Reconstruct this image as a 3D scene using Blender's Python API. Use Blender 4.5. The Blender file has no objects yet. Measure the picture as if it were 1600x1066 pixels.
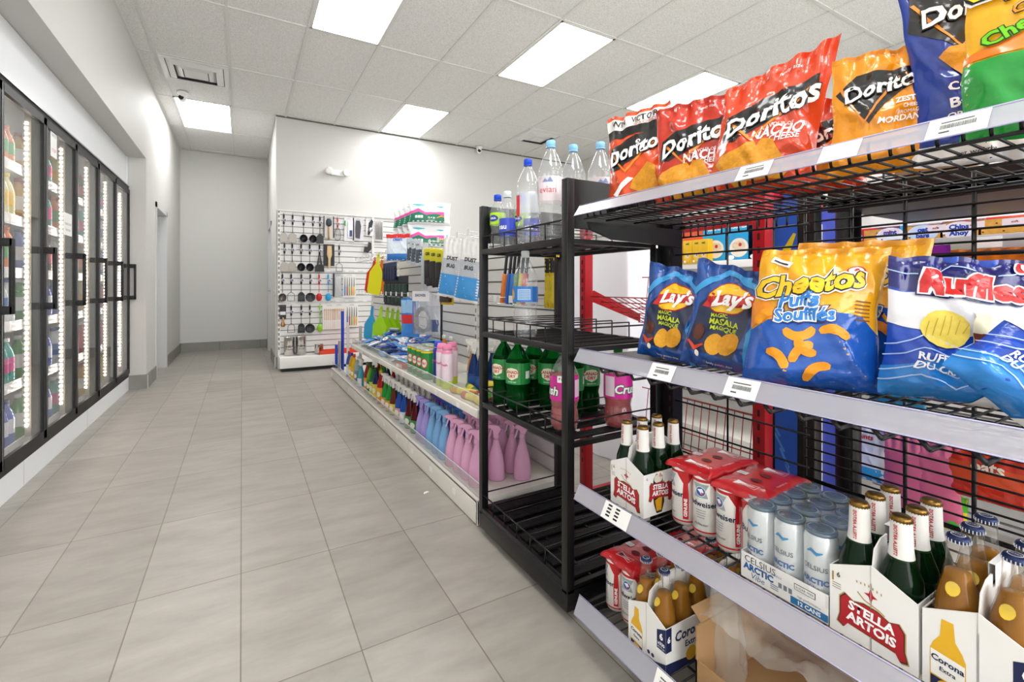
import bpy, bmesh, math, random
from mathutils import Vector, Matrix, noise, geometry
R = math.radians; PI = math.pi
random.seed(7)
SC = bpy.context.scene; COL = SC.collection

# ---------------------------------------------------------------- camera, world, exposure
CAM_H = 1.08; FPX = 730.0; CXP = 800.0; CYP = 448.0; YAW = math.atan((800-378)/FPX)
cd = bpy.data.cameras.new('camera'); cam = bpy.data.objects.new('camera', cd); COL.objects.link(cam)
cam.location = (0, 0, CAM_H); cam.rotation_euler = (R(90), 0, -YAW)
cd.sensor_width = 36; cd.sensor_fit = 'HORIZONTAL'; cd.lens = FPX/1600*36
cd.shift_x = 0; cd.shift_y = (CYP-533.0)/1600
cd.clip_start = .02; cd.clip_end = 60
SC.camera = cam
w = bpy.data.worlds.new('world'); SC.world = w; w.use_nodes = True
w.node_tree.nodes['Background'].inputs[0].default_value = (.9, .95, 1, 1)
w.node_tree.nodes['Background'].inputs[1].default_value = .4
SC.view_settings.view_transform = 'Standard'; SC.view_settings.look = 'None'
SC.view_settings.gamma = 1; SC.view_settings.use_curve_mapping = False
SC.view_settings.exposure = 0.60
LAMP = 9.6        # strength of the ceiling panels
# fill light added behind the camera, standing in for assumed shop-front daylight
al = bpy.data.lights.new('front_fill_light', 'AREA'); al.shape = 'RECTANGLE'; al.size = 6.2; al.size_y = 2.5; al.energy = 150; al.color = (.96, .98, 1)
alo = bpy.data.objects.new('front_fill_light', al); COL.objects.link(alo); alo.location = (1.7, -3.12, 1.4); alo.rotation_euler = (R(90), 0, 0)
CEIL = 3.34

def at(u, v, X=None, Y=None, Z=None):
    s, c = math.sin(YAW), math.cos(YAW)
    r = (FPX*s+(u-CXP)*c, FPX*c-(u-CXP)*s, CYP-v)
    t = X/r[0] if X is not None else (Y/r[1] if Y is not None else (Z-CAM_H)/r[2])
    return Vector((r[0]*t, r[1]*t, CAM_H+r[2]*t))

# ---------------------------------------------------------------- materials
def lin(h):
    h = h.lstrip('#'); o = []
    for i in (0, 2, 4):
        c = int(h[i:i+2], 16)/255
        o.append(c/12.92 if c <= .04045 else ((c+.055)/1.055)**2.4)
    return (*o, 1)
MC = {}
def m(h, rough=.45, metal=0, tr=0, ior=1.45, coat=0, alpha=1, emit=0, bump=0, bscale=60, name=None, var=0):
    k = (h, rough, metal, tr, ior, coat, alpha, emit, bump, bscale, name, var)
    if k in MC: return MC[k]
    a = bpy.data.materials.new(name or 'finish_'+h.lstrip('#')); a.use_nodes = True
    nt = a.node_tree; b = nt.nodes['Principled BSDF']
    b.inputs['Base Color'].default_value = lin(h); b.inputs['Roughness'].default_value = rough
    b.inputs['Metallic'].default_value = metal; b.inputs['IOR'].default_value = ior
    b.inputs['Transmission Weight'].default_value = tr; b.inputs['Coat Weight'].default_value = coat
    b.inputs['Coat Roughness'].default_value = .08; b.inputs['Alpha'].default_value = alpha
    if emit:
        b.inputs['Emission Color'].default_value = lin(h); b.inputs['Emission Strength'].default_value = emit
    if bump or var:
        tc = nt.nodes.new('ShaderNodeTexCoord'); n = nt.nodes.new('ShaderNodeTexNoise')
        n.inputs['Scale'].default_value = bscale; n.inputs['Detail'].default_value = 3
        nt.links.new(tc.outputs['Object'], n.inputs['Vector'])
        if bump:
            bp = nt.nodes.new('ShaderNodeBump'); bp.inputs['Strength'].default_value = bump
            bp.inputs['Distance'].default_value = .004
            nt.links.new(n.outputs['Fac'], bp.inputs['Height']); nt.links.new(bp.outputs['Normal'], b.inputs['Normal'])
            if coat: nt.links.new(bp.outputs['Normal'], b.inputs['Coat Normal'])
        if var:
            mx = nt.nodes.new('ShaderNodeMix'); mx.data_type = 'RGBA'
            c = lin(h); mx.inputs[6].default_value = tuple(x*(1-var) for x in c[:3])+(1,)
            mx.inputs[7].default_value = tuple(min(1, x*(1+var)) for x in c[:3])+(1,)
            nt.links.new(n.outputs['Fac'], mx.inputs[0]); nt.links.new(mx.outputs[2], b.inputs['Base Color'])
    MC[k] = a; return a
def thin(h, alpha, rough=.05, name='clear_plastic', ior=1.45):      # thin clear sheet: fresnel gloss over a tinted see-through film
    k = ('thin', h, alpha, rough, name, ior)
    if k in MC: return MC[k]
    a = bpy.data.materials.new(name); a.use_nodes = True; nt = a.node_tree; nt.nodes.clear()
    o = nt.nodes.new('ShaderNodeOutputMaterial'); t = nt.nodes.new('ShaderNodeBsdfTransparent'); d = nt.nodes.new('ShaderNodeBsdfPrincipled')
    d.inputs['Base Color'].default_value = lin(h); d.inputs['Roughness'].default_value = rough+.2
    g = nt.nodes.new('ShaderNodeBsdfGlossy'); g.inputs['Roughness'].default_value = rough
    lw = nt.nodes.new('ShaderNodeLayerWeight'); lw.inputs['Blend'].default_value = .5
    pw = nt.nodes.new('ShaderNodeMath'); pw.operation = 'POWER'; pw.inputs[1].default_value = 4.5; nt.links.new(lw.outputs['Facing'], pw.inputs[0])
    f = nt.nodes.new('ShaderNodeMath'); f.operation = 'MULTIPLY_ADD'; f0 = ((ior-1)/(ior+1))**2*1.6; f.inputs[1].default_value = .9-f0; f.inputs[2].default_value = f0; nt.links.new(pw.outputs[0], f.inputs[0])
    m1 = nt.nodes.new('ShaderNodeMixShader'); m2 = nt.nodes.new('ShaderNodeMixShader')
    m1.inputs[0].default_value = alpha
    nt.links.new(t.outputs[0], m1.inputs[1]); nt.links.new(d.outputs[0], m1.inputs[2])
    nt.links.new(f.outputs[0], m2.inputs[0]); nt.links.new(m1.outputs[0], m2.inputs[1]); nt.links.new(g.outputs[0], m2.inputs[2])
    nt.links.new(m2.outputs[0], o.inputs[0]); MC[k] = a; return a
def foil(h): return m(h, .2, .0, coat=.6, bump=.55, bscale=30, name='printed_foil_'+h.lstrip('#'))
BLK = m('#0c0c0d', .38, name='black_powder_coat'); BLKW = m('#08080a', .3, name='black_wire')
WHT = m('#f2f0ec', .4, name='white_enamel'); PAPER = m('#f4f3f1', .6, name='white_paper')
RED = m('#b0101c', .35, name='red_powder_coat'); CHR = m('#c9c9cc', .22, 1, name='chrome')
INK = m('#101012', .5, name='black_ink')
CARD = m('#f1efec', .5, name='white_carton_board')

# ---------------------------------------------------------------- mesh builder
class MB:
    def __init__(s): s.v = []; s.f = []; s.mi = []; s.sm = []; s.ms = []; s.M = Matrix()
    def mid(s, a):
        if a not in s.ms: s.ms.append(a)
        return s.ms.index(a)
    def add(s, vs, fs, a, smooth=False):
        o = len(s.v); M = s.M
        s.v += [tuple(M @ Vector(p)) for p in vs]; i = s.mid(a)
        for f in fs: s.f.append([o+k for k in f]); s.mi.append(i); s.sm.append(smooth)
        return s
    def box(s, x0, x1, y0, y1, z0, z1, a, bev=0):
        if bev:
            bm = bmesh.new(); bmesh.ops.create_cube(bm, size=1)
            for q in bm.verts: q.co = Vector(((x0+x1)/2+q.co.x*(x1-x0), (y0+y1)/2+q.co.y*(y1-y0), (z0+z1)/2+q.co.z*(z1-z0)))
            bmesh.ops.bevel(bm, geom=bm.edges[:], offset=bev, segments=2, affect='EDGES', profile=.6)
            s.bm(bm, a, True); return s
        vs = [(x, y, z) for x in (x0, x1) for y in (y0, y1) for z in (z0, z1)]
        return s.add(vs, [(0,1,3,2),(4,6,7,5),(0,4,5,1),(2,3,7,6),(0,2,6,4),(1,5,7,3)], a)
    def bm(s, bm, a, smooth=False):
        bm.verts.index_update()
        s.add([q.co.copy() for q in bm.verts], [[q.index for q in f.verts] for f in bm.faces], a, smooth); bm.free()
    def tube(s, p0, p1, r, a, n=6, r1=None, caps=True):
        p0 = Vector(p0); p1 = Vector(p1); d = (p1-p0)
        if d.length < 1e-7: return s
        d.normalize(); x = d.orthogonal().normalized(); y = d.cross(x); r1 = r if r1 is None else r1
        vs = [p0+(x*math.cos(2*PI*i/n)+y*math.sin(2*PI*i/n))*r for i in range(n)]+[p1+(x*math.cos(2*PI*i/n)+y*math.sin(2*PI*i/n))*r1 for i in range(n)]
        fs = [(i, (i+1) % n, n+(i+1) % n, n+i) for i in range(n)]
        if caps: fs += [tuple(range(n))[::-1], tuple(range(n, 2*n))]
        return s.add(vs, fs, a, n > 4)
    def path(s, pts, r, a, n=6):
        for p, q in zip(pts, pts[1:]): s.tube(p, q, r, a, n)
        return s
    def lathe(s, prof, a, n=20, c=(0,0,0), sx=1, sy=1, cap=True, mats=None):
        # prof: (r, z) bottom to top; mats: optional per-band materials
        k = len(prof)
        vs = [(c[0]+r*sx*math.cos(2*PI*i/n), c[1]+r*sy*math.sin(2*PI*i/n), c[2]+z) for r, z in prof for i in range(n)]
        fb = [[(j*n+i, j*n+(i+1) % n, (j+1)*n+(i+1) % n, (j+1)*n+i) for i in range(n)] for j in range(k-1)]
        if mats:
            o = len(s.v); s.v += [tuple(s.M @ Vector(p)) for p in vs]
            for j, b in enumerate(fb):
                mi = s.mid(mats[j])
                for f in b: s.f.append([o+q for q in f]); s.mi.append(mi); s.sm.append(True)
            if cap:
                s.f += [[o+q for q in range(n)][::-1], [o+(k-1)*n+q for q in range(n)]]; s.mi += [s.mid(mats[0]), s.mid(mats[-1])]; s.sm += [False, False]
            return s
        fs = [f for b in fb for f in b]
        s.add(vs, fs, a, True)
        if cap:
            o = len(s.v)-k*n
            s.f += [[o+q for q in range(n)][::-1], [o+(k-1)*n+q for q in range(n)]]; s.mi += [s.mid(a)]*2; s.sm += [False]*2
        return s
    def prism(s, poly, y0, y1, a):       # polygon in x,z extruded along y
        n = len(poly)
        vs = [(x, y0, z) for x, z in poly]+[(x, y1, z) for x, z in poly]
        tr = geometry.tessellate_polygon([[Vector((x, z, 0)) for x, z in poly]])
        fs = [tuple(t) for t in tr]+[tuple(n+q for q in t[::-1]) for t in tr]+[(i, (i+1) % n, n+(i+1) % n, n+i) for i in range(n)]
        return s.add(vs, fs, a)
    def grid(s, fn, nu, nv, a, smooth=True):
        vs = [fn(i/nu, j/nv) for j in range(nv+1) for i in range(nu+1)]
        fs = [(j*(nu+1)+i, j*(nu+1)+i+1, (j+1)*(nu+1)+i+1, (j+1)*(nu+1)+i) for j in range(nv) for i in range(nu)]
        return s.add(vs, fs, a, smooth)
    def flat(s, vs2, fs, mp, a, off):    # 2-D mesh laid on a surface by mp(x, z, off)
        return s.add([mp(x, z, off) for x, z in vs2], fs, a, True)
    def poly(s, pts, a, mp, off=.0006, cell=None):
        if cell: vs, fs = subdiv2d(pts, cell)
        else:
            vs = list(pts); fs = [tuple(t) for t in geometry.tessellate_polygon([[Vector((x, z, 0)) for x, z in pts]])]
        return s.flat(vs, fs, mp, a, off)
    def text(s, body, size, cx, cz, a, mp, off=.0012, bold=0, shear=0, rot=0, cell=None, sx=1, align='CENTER', sp=1):
        vs, fs = textmesh(body, bold, shear, cell/size if cell else None, align, sp)
        c, q = math.cos(rot), math.sin(rot)
        out = []
        for x, z in vs:
            x *= size*sx; z *= size; out.append((cx+x*c-z*q, cz+x*q+z*c))
        return s.flat(out, fs, mp, a, off)
    def mesh(s, name):
        me = bpy.data.meshes.new(name); me.from_pydata(s.v, [], s.f)
        for a in s.ms: me.materials.append(a)
        me.polygons.foreach_set('material_index', s.mi); me.polygons.foreach_set('use_smooth', s.sm); me.update()
        return me
    def obj(s, name, parent=None):
        o = bpy.data.objects.new(name, s.mesh(name)); COL.objects.link(o)
        if parent is not None: o.parent = parent
        return o
def _bmsub(bm, cell):
    bmesh.ops.triangulate(bm, faces=bm.faces[:])
    for _ in range(6):
        es = [e for e in bm.edges if e.calc_length() > cell]
        if not es: break
        bmesh.ops.subdivide_edges(bm, edges=es, cuts=1); bmesh.ops.triangulate(bm, faces=bm.faces[:])
    bm.verts.index_update()
    r = ([(q.co.x, q.co.y) for q in bm.verts], [tuple(q.index for q in f.verts) for f in bm.faces]); bm.free(); return r
def subdiv2d(pts, cell):
    bm = bmesh.new(); q = [bm.verts.new((x, z, 0)) for x, z in pts]
    for t in geometry.tessellate_polygon([[Vector((x, z, 0)) for x, z in pts]]):
        try: bm.faces.new([q[i] for i in t])
        except ValueError: pass
    return _bmsub(bm, cell)
TX = {}
def textmesh(body, bold, shear, cell, align, sp):
    k = (body, bold, shear, cell, align, sp)
    if k in TX: return TX[k]
    cu = bpy.data.curves.new('lettering', 'FONT'); cu.body = body; cu.size = 1; cu.align_x = align; cu.align_y = 'CENTER'
    cu.offset = bold; cu.shear = shear; cu.resolution_u = 2; cu.space_character = sp
    ob = bpy.data.objects.new('lettering', cu)
    me = bpy.data.meshes.new_from_object(ob)
    bm = bmesh.new(); bm.from_mesh(me); bmesh.ops.remove_doubles(bm, verts=bm.verts[:], dist=1e-5)
    if cell: r = _bmsub(bm, cell)
    else:
        bm.verts.index_update(); r = ([(q.co.x, q.co.y) for q in bm.verts], [tuple(q.index for q in f.verts) for f in bm.faces]); bm.free()
    bpy.data.objects.remove(ob); bpy.data.curves.remove(cu); bpy.data.meshes.remove(me)
    TX[k] = r; return r
def ell(cx, cz, rx, rz, n=20, rot=0):
    c, q = math.cos(rot), math.sin(rot)
    return [(cx+rx*math.cos(2*PI*i/n)*c-rz*math.sin(2*PI*i/n)*q, cz+rx*math.cos(2*PI*i/n)*q+rz*math.sin(2*PI*i/n)*c) for i in range(n)]
def rect(x0, x1, z0, z1): return [(x0, z0), (x1, z0), (x1, z1), (x0, z1)]
def band(pts, wd):                       # thick polyline as a polygon
    up = []; dn = []
    for i, (x, z) in enumerate(pts):
        a = pts[max(0, i-1)]; b = pts[min(len(pts)-1, i+1)]; dx, dz = b[0]-a[0], b[1]-a[1]; l = math.hypot(dx, dz) or 1
        ww = wd[i] if isinstance(wd, (list, tuple)) else wd
        up.append((x-dz/l*ww/2, z+dx/l*ww/2)); dn.append((x+dz/l*ww/2, z-dx/l*ww/2))
    return up+dn[::-1]
def cylmap(r, z0=0, ph=0):               # front is -y; x is arc length to the right
    return lambda x, z, o: ((r+o)*math.sin(x/r+ph), -(r+o)*math.cos(x/r+ph), z+z0)
def frontmap(y, x0=0, z0=0): return lambda x, z, o: (x+x0, y-o, z+z0)          # faces -y
def rightmap(x1, y0=0, z0=0): return lambda x, z, o: (x1+o, x+y0, z+z0)         # faces +x; text runs to +y
def topmap(z1, x0=0, y0=0): return lambda x, z, o: (x+x0, z+y0, z1+o)

# ---------------------------------------------------------------- things
def empty(name, loc=(0,0,0), rz=0):
    o = bpy.data.objects.new(name, None); COL.objects.link(o); o.location = loc; o.rotation_euler = (0, 0, rz)
    o.empty_display_size = .05; return o
def tag(o, label, cat, group=None):
    o['label'] = label; o['category'] = cat
    if group: o['group'] = group
    return o
def struct(o): o['kind'] = 'structure'; return o
def place(o, loc, rz=0, rx=0, ry=0, s=None):
    o.location = loc; o.rotation_euler = (rx, ry, rz)
    if s: o.scale = s if isinstance(s, (tuple, list)) else (s, s, s)
    return o
def dup(o, parent=None):
    c = o.copy(); COL.objects.link(c)
    if parent is not None: c.parent = parent
    for ch in o.children: dup(ch, c)
    return c
PROTO = {}
def inst(key, build):                     # first call builds the thing, later calls copy it with its parts
    if key not in PROTO:
        PROTO[key] = build(); return PROTO[key]
    c = dup(PROTO[key]); 
    for k in ('label', 'category', 'group'):
        if k in c: del c[k]
    return c
ORD = ['first', 'second', 'third', 'fourth', 'fifth', 'sixth', 'seventh', 'eighth', 'ninth', 'tenth', 'eleventh', 'twelfth', 'thirteenth', 'fourteenth', 'fifteenth', 'sixteenth']
FX = R(-90)                               # turns a thing's front (-y) to the aisle (-X)

# ================================================================ THE SETTING
def wallmat(h, name):
    return m(h, .6, bump=.05, bscale=200, name=name, var=.015)
WALL = wallmat('#d2d1cd', 'warm_white_wall_paint')
XL, XR, YB, YH, YF, XH = -.88, 5.29, 6.90, 9.38, -3.2, .39
# floor with stacked 31 x 61 cm porcelain tiles
fm = bpy.data.materials.new('porcelain_floor_tile'); fm.use_nodes = True; nt = fm.node_tree; pb = nt.nodes['Principled BSDF']
tc = nt.nodes.new('ShaderNodeTexCoord'); mp_ = nt.nodes.new('ShaderNodeMapping'); mp_.inputs['Location'].default_value = (.003, -2.04+.61*8, 0)
br = nt.nodes.new('ShaderNodeTexBrick'); br.offset = 0; br.squash = 1
for k, v_ in (('Scale', 1), ('Mortar Size', .0021), ('Mortar Smooth', .15), ('Bias', 0), ('Brick Width', .3115), ('Row Height', .609)): br.inputs[k].default_value = v_
br.inputs['Color1'].default_value = lin('#b0aba3'); br.inputs['Color2'].default_value = lin('#a29d95'); br.inputs['Mortar'].default_value = lin('#7d776a')
nt.links.new(tc.outputs['Object'], mp_.inputs[0]); nt.links.new(mp_.outputs[0], br.inputs['Vector'])
m2_ = nt.nodes.new('ShaderNodeMapping'); m2_.inputs['Scale'].default_value = (2.2, 6.5, 1); m2_.inputs['Rotation'].default_value = (0, 0, .25)
n1 = nt.nodes.new('ShaderNodeTexNoise'); n1.inputs['Scale'].default_value = 1.6; n1.inputs['Detail'].default_value = 7; n1.inputs['Roughness'].default_value = .62
nt.links.new(tc.outputs['Object'], m2_.inputs[0]); nt.links.new(m2_.outputs[0], n1.inputs['Vector'])
cr = nt.nodes.new('ShaderNodeValToRGB'); cr.color_ramp.elements[0].position = .3; cr.color_ramp.elements[0].color = (.74, .73, .71, 1)
cr.color_ramp.elements[1].position = .72; cr.color_ramp.elements[1].color = (1.0, .995, .98, 1)
nt.links.new(n1.outputs['Fac'], cr.inputs[0])
mx = nt.nodes.new('ShaderNodeMix'); mx.data_type = 'RGBA'; mx.blend_type = 'MULTIPLY'; mx.inputs[0].default_value = 1
nt.links.new(br.outputs['Color'], mx.inputs[6]); nt.links.new(cr.outputs[0], mx.inputs[7]); nt.links.new(mx.outputs[2], pb.inputs['Base Color'])
pb.inputs['Roughness'].default_value = .38
bp = nt.nodes.new('ShaderNodeBump'); bp.inputs['Strength'].default_value = .25; bp.inputs['Distance'].default_value = .003; bp.invert = True
nt.links.new(br.outputs['Fac'], bp.inputs['Height'])
bp2 = nt.nodes.new('ShaderNodeBump'); bp2.inputs['Strength'].default_value = .08; bp2.inputs['Distance'].default_value = .01
n2 = nt.nodes.new('ShaderNodeTexNoise'); n2.inputs['Scale'].default_value = 25; nt.links.new(tc.outputs['Object'], n2.inputs['Vector'])
nt.links.new(n2.outputs['Fac'], bp2.inputs['Height']); nt.links.new(bp.outputs[0], bp2.inputs['Normal']); nt.links.new(bp2.outputs[0], pb.inputs['Normal'])
struct(MB().box(-2.2, XR+.1, YF-.1, YH+.1, -.1, 0, fm).obj('floor'))
# ceiling tiles
cm = bpy.data.materials.new('mineral_fibre_ceiling_tile'); cm.use_nodes = True; nt = cm.node_tree; pb = nt.nodes['Principled BSDF']
tc = nt.nodes.new('ShaderNodeTexCoord'); n1 = nt.nodes.new('ShaderNodeTexNoise'); n1.inputs['Scale'].default_value = 130; n1.inputs['Detail'].default_value = 4
nt.links.new(tc.outputs['Object'], n1.inputs['Vector'])
cr = nt.nodes.new('ShaderNodeValToRGB'); cr.color_ramp.elements[0].position = .38; cr.color_ramp.elements[0].color = lin('#d3d2ce')
cr.color_ramp.elements[1].position = .55; cr.color_ramp.elements[1].color = lin('#eeeeeb')
nt.links.new(n1.outputs['Fac'], cr.inputs[0]); nt.links.new(cr.outputs[0], pb.inputs['Base Color']); pb.inputs['Roughness'].default_value = .9
struct(MB().box(-2.2, XR+.1, YF-.1, YH+.1, CEIL+.004, CEIL+.1, cm).obj('ceiling'))
TB = m('#dddcd8', .5, name='white_t_bar')
g = MB()
GX = [-.722+.613*k for k in range(0, 10)]; GY = [3.21+1.208*k for k in range(-5, 6)]
for x in GX: g.box(x-.012, x+.012, YF, YH, CEIL-.003, CEIL+.004, TB)
for y in GY: g.box(XL, XR, y-.012, y+.012, CEIL-.004, CEIL+.004, TB)
g.box(XL, XL+.02, YF, YH, CEIL-.006, CEIL+.004, TB)
g.box(XH, XR, YB-.012, YB, CEIL-.012, CEIL+.004, m('#6d6a64', .7, name='shadow_gap_trim'))
struct(g.obj('trim_1'))
# left wall with the cooler recess and the doorway
def wl(name, *bx):
    b = MB()
    for q in bx: b.box(*q, WALL)
    return struct(b.obj(name))
SOF = 2.44; YC = 6.24
wl('wall_left', (XL-1.2, XL, YF, YC, SOF, CEIL), (XL-1.2, XL, YC, 6.86, 0, CEIL), (XL-.6, XL, 6.86, 7.76, 2.06, CEIL), (XL-.6, XL, 7.76, YH, 0, CEIL), (XL-1.2, XL, YF, 1.9, 0, SOF))
wl('wall_back', (XH, XR, YB, YB+.12, 0, CEIL))
wl('wall_hall_end', (XL-1.2, XH+.5, YH, YH+.1, 0, CEIL))
wl('wall_hall_right', (XH, XH+.12, YB+.12, 8.0, 0, CEIL), (XH, XH+.12, 8.0, 8.9, 2.06, CEIL), (XH, XH+.12, 8.9, YH, 0, CEIL))
wl('wall_right', (XR, XR+.1, YF, YB+.12, 0, CEIL))
wl('wall_front', (-2.2, XR, YF-.1, YF, 0, CEIL))
struct(MB().box(XR-.006, XR-.001, 1.7, 1.715, 2.75, 3.2, m('#5b5a57', .6)).obj('trim_2'))
struct(MB().box(XH-.004, XH+.006, YB-.006, YB+.004, .02, CEIL-.01, m('#ebe9e4', .45, name='corner_bead')).obj('trim_3'))
# doors and frames
DW = m('#d9d9d8', .35, name='grey_white_door_paint'); FR = m('#cfd0d0', .35, name='door_frame_paint')
b = MB(); b.box(XL-.2, XL-.155, 6.90, 7.72, .01, 2.02, DW, .002); d1 = struct(b.obj('door_1'))
b = MB(); 
for q in ((XL-.16, XL+.012, 6.84, 6.90, 0, 2.08), (XL-.16, XL+.012, 7.72, 7.78, 0, 2.08), (XL-.16, XL+.012, 6.84, 7.78, 2.02, 2.08)): b.box(*q, FR)
b.box(XL-.09, XL-.06, 7.705, 7.721, 0, 2.02, FR); b.box(XL-.13, XL-.10, 7.712, 7.7205, .96, 1.03, CHR); b.box(XL-.12, XL-.11, 7.71, 7.713, .985, 1.005, INK)
struct(b.obj('trim_4'))
b = MB(); b.box(XH+.05, XH+.09, 8.03, 8.87, .01, 2.02, DW, .002); d2 = struct(b.obj('door_2'))
b = MB(); b.tube((XH+.05, 8.12, 1.02), (XH-.03, 8.12, 1.02), .012, CHR, 10); b.tube((XH-.03, 8.12, 1.02), (XH-.03, 8.26, 1.02), .01, CHR, 10)
b.tube((XH+.05, 8.12, 1.02), (XH+.043, 8.12, 1.02), .028, CHR, 14); b.obj('lever_handle', d2)
b = MB()
for q in ((XH-.012, XH+.1, 7.97, 8.03, 0, 2.08), (XH-.012, XH+.1, 8.87, 8.93, 0, 2.08), (XH-.012, XH+.1, 7.97, 8.93, 2.02, 2.08)): b.box(*q, FR)
struct(b.obj('trim_5'))
# tile skirting
SK = m('#8d8b86', .5, var=.12, bscale=9, name='grey_skirting_tile'); SKE = m('#c9c9c8', .3, .3, name='skirting_edge_strip'); GR = m('#55524c', .7)
def skirt(name, segs):
    b = MB()
    for x0, x1, y0, y1 in segs:
        b.box(x0, x1, y0, y1, 0, .148, SK)
        if y1-y0 > .5: 
            y = y0+.3
            while y < y1: b.box(min(x0, x1)-.0005, max(x0, x1)+.0005, y, y+.003, .001, .1485, GR); y += .61
        if x1-x0 > .5:
            x = x0+.55
            while x < x1: b.box(x, x+.004, y0-.0005, y1+.0005, .001, .1485, GR); x += .61
    return struct(b.obj(name))
skirt('baseboard_left', [(XL, XL+.012, YC, 6.84), (XL, XL+.012, 7.78, YH)])
skirt('baseboard_recess', [(XL-.14, XL+.012, YC-.012, YC)])
skirt('baseboard_hall', [(XL, XH, YH-.012, YH)])
skirt('baseboard_hall_right', [(XH-.012, XH, YB, 7.97), (XH-.012, XH, 8.93, YH)])
skirt('baseboard_back', [(XH, XR, YB-.012, YB)])
struct(MB().box(XL+.012, XL+.018, YC-.018, YC-.006, 0, .15, SKE).box(XH-.02, XH-.01, YB-.022, YB-.01, 0, .15, SKE).obj('trim_6'))

# ceiling lights
LM = m('#ffffff', .5, emit=LAMP, name='lit_panel_diffuser')
def panel(x, y, label, grp='recessed ceiling light panels'):
    e = empty('ceiling_light', (x, y, CEIL)); tag(e, label, 'ceiling light', grp)
    b = MB()
    for q in ((-.30, .30, -.595, -.575), (-.30, .30, .575, .595), (-.30, -.28, -.595, .595), (.28, .30, -.595, .595)): b.box(*q, -.007, -.0045, TB)
    b.obj('frame', e); MB().box(-.283, .283, -.578, .578, -.0065, -.0045, LM).obj('diffuser', e)
gx = lambda k: -.722+.613*k+.3065
for k, y, l in ((0, 7.40, 'lit ceiling panel in the narrow hall beyond the air vent'),
    (2, 3.81, 'lit ceiling panel cut by the top edge of the photo above the aisle'),
    (5, 3.81, 'large lit ceiling panel above the black drinks rack, middle of the row'),
    (4, 6.23, 'lit ceiling panel closest to the back wall, above the paper towels'),
    (8, 3.81, 'lit ceiling panel partly hidden behind the red chip bags')):
    panel(gx(k), y, l)
for i, (k, y) in enumerate(((1, .19), (4, .19), (7, .19), (1, -2.2), (4, -2.2), (7, -2.2))):
    panel(gx(k), y, 'lit ceiling panel out of view behind the camera')
# vents
VM = m('#e3e3e2', .35, .1, name='vent_white_metal'); VD = m('#5a5856', .8, name='vent_dark_gap')
def vent(x, y, label):
    e = empty('ceiling_vent', (x, y, CEIL)); tag(e, label, 'air vent', 'square ceiling air vents')
    b = MB()
    def ring(o, i, z0, z1, a):
        for q in ((-o, o, -o, -i), (-o, o, i, o), (-o, -i, -i, i), (i, o, -i, i)): b.box(*q, z0, z1, a)
    ring(.295, .25, -.012, -.0045, VM); b.obj('frame', e)
    b = MB(); b.box(-.25, .25, -.25, .25, -.006, -.0046, VD); b.obj('duct_opening', e)
    b = MB()
    for o in (.243, .175):                    # sloped cones
        i = o-.062
        vs = [(-o, -o, -.008), (o, -o, -.008), (o, o, -.008), (-o, o, -.008), (-i, -i, -.035), (i, -i, -.035), (i, i, -.035), (-i, i, -.035)]
        b.add(vs, [(0,1,5,4),(1,2,6,5),(2,3,7,6),(3,0,4,7)], VM)
        b.add([(x_, y_, z_+.002) for x_, y_, z_ in vs], [(4,5,1,0),(5,6,2,1),(6,7,3,2),(7,4,0,3)], VM)
    b.box(-.105, .105, -.105, .105, -.034, -.030, VM); b.obj('louvre_cone', e)
vent(gx(0), 5.93, 'square white air vent at the left, beside the lit hall panel')
vent(gx(7), 5.93, 'square white air vent above the clear water bottles')
# dome cameras
def seccam(loc, label):
    e = empty('security_camera', loc); tag(e, label, 'security camera', 'small ceiling security cameras')
    b = MB(); b.lathe([(.055, 0), (.05, -.03), (.03, -.04)][::-1], WHT, 20); b.obj('base', e)
    b = MB(); b.lathe([(.0, -.115), (.022, -.108), (.038, -.085), (.040, -.05), (.03, -.03)], WHT, 20); b.obj('housing', e)
    b = MB(); b.M = Matrix.Translation((-.01, -.026, -.075)) @ Matrix.Rotation(R(75), 4, 'X'); b.lathe([(.026, 0), (.026, .012), (.02, .016)], m('#1a1a1c', .15), 16); b.obj('lens', e)
seccam((-.597, 6.60, CEIL-.004), 'small white dome camera hanging beside the hall light panel')
seccam((3.308, 6.78, CEIL-.004), 'small white dome camera on the ceiling near the back wall')
# emergency lamp heads
e = empty('emergency_light', (1.155, YB, 2.66)); tag(e, 'white twin-head emergency light mounted high on the back wall', 'emergency light')
b = MB(); b.box(-.09, .09, -.045, 0, -.03, .05, WHT, .012); b.obj('body', e)
for s_ in (-1, 1):
    b = MB(); b.M = Matrix.Translation((s_*.11, -.04, .02)) @ Matrix.Rotation(R(90), 4, 'X') @ Matrix.Rotation(R(12*s_), 4, 'Y')
    b.lathe([(.02, -.02), (.045, -.01), (.052, .02), (.05, .035), (.03, .038)], WHT, 18); b.obj('lamp_head', e)
b = MB(); b.box(-.012, 0, -.035, .035, -.055, .055, WHT, .002); o = b.obj('light_switch'); place(o, (XH, 7.3, 1.62)); tag(o, 'white plate high on the hall corner beside the slatwall unit', 'wall plate')
b = MB(); b.box(-.01, 0, -.02, .02, -.06, .06, CHR, .002); b.box(-.013, -.009, -.008, .008, -.02, .02, INK); o = b.obj('light_switch'); place(o, (XH, 7.15, 1.0)); tag(o, 'small grey switch plate on the hall side wall below the white plate', 'switch')
o = MB().poly([(0, 0), (.035, .012), (.03, .03), (.008, .022)], PAPER, lambda x, z, o_: (x, z, .001+o_)).obj('paper_scrap'); place(o, at(662, 773, Z=0)); tag(o, 'tiny white scrap of paper lying on the floor tiles', 'paper scrap')

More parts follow.
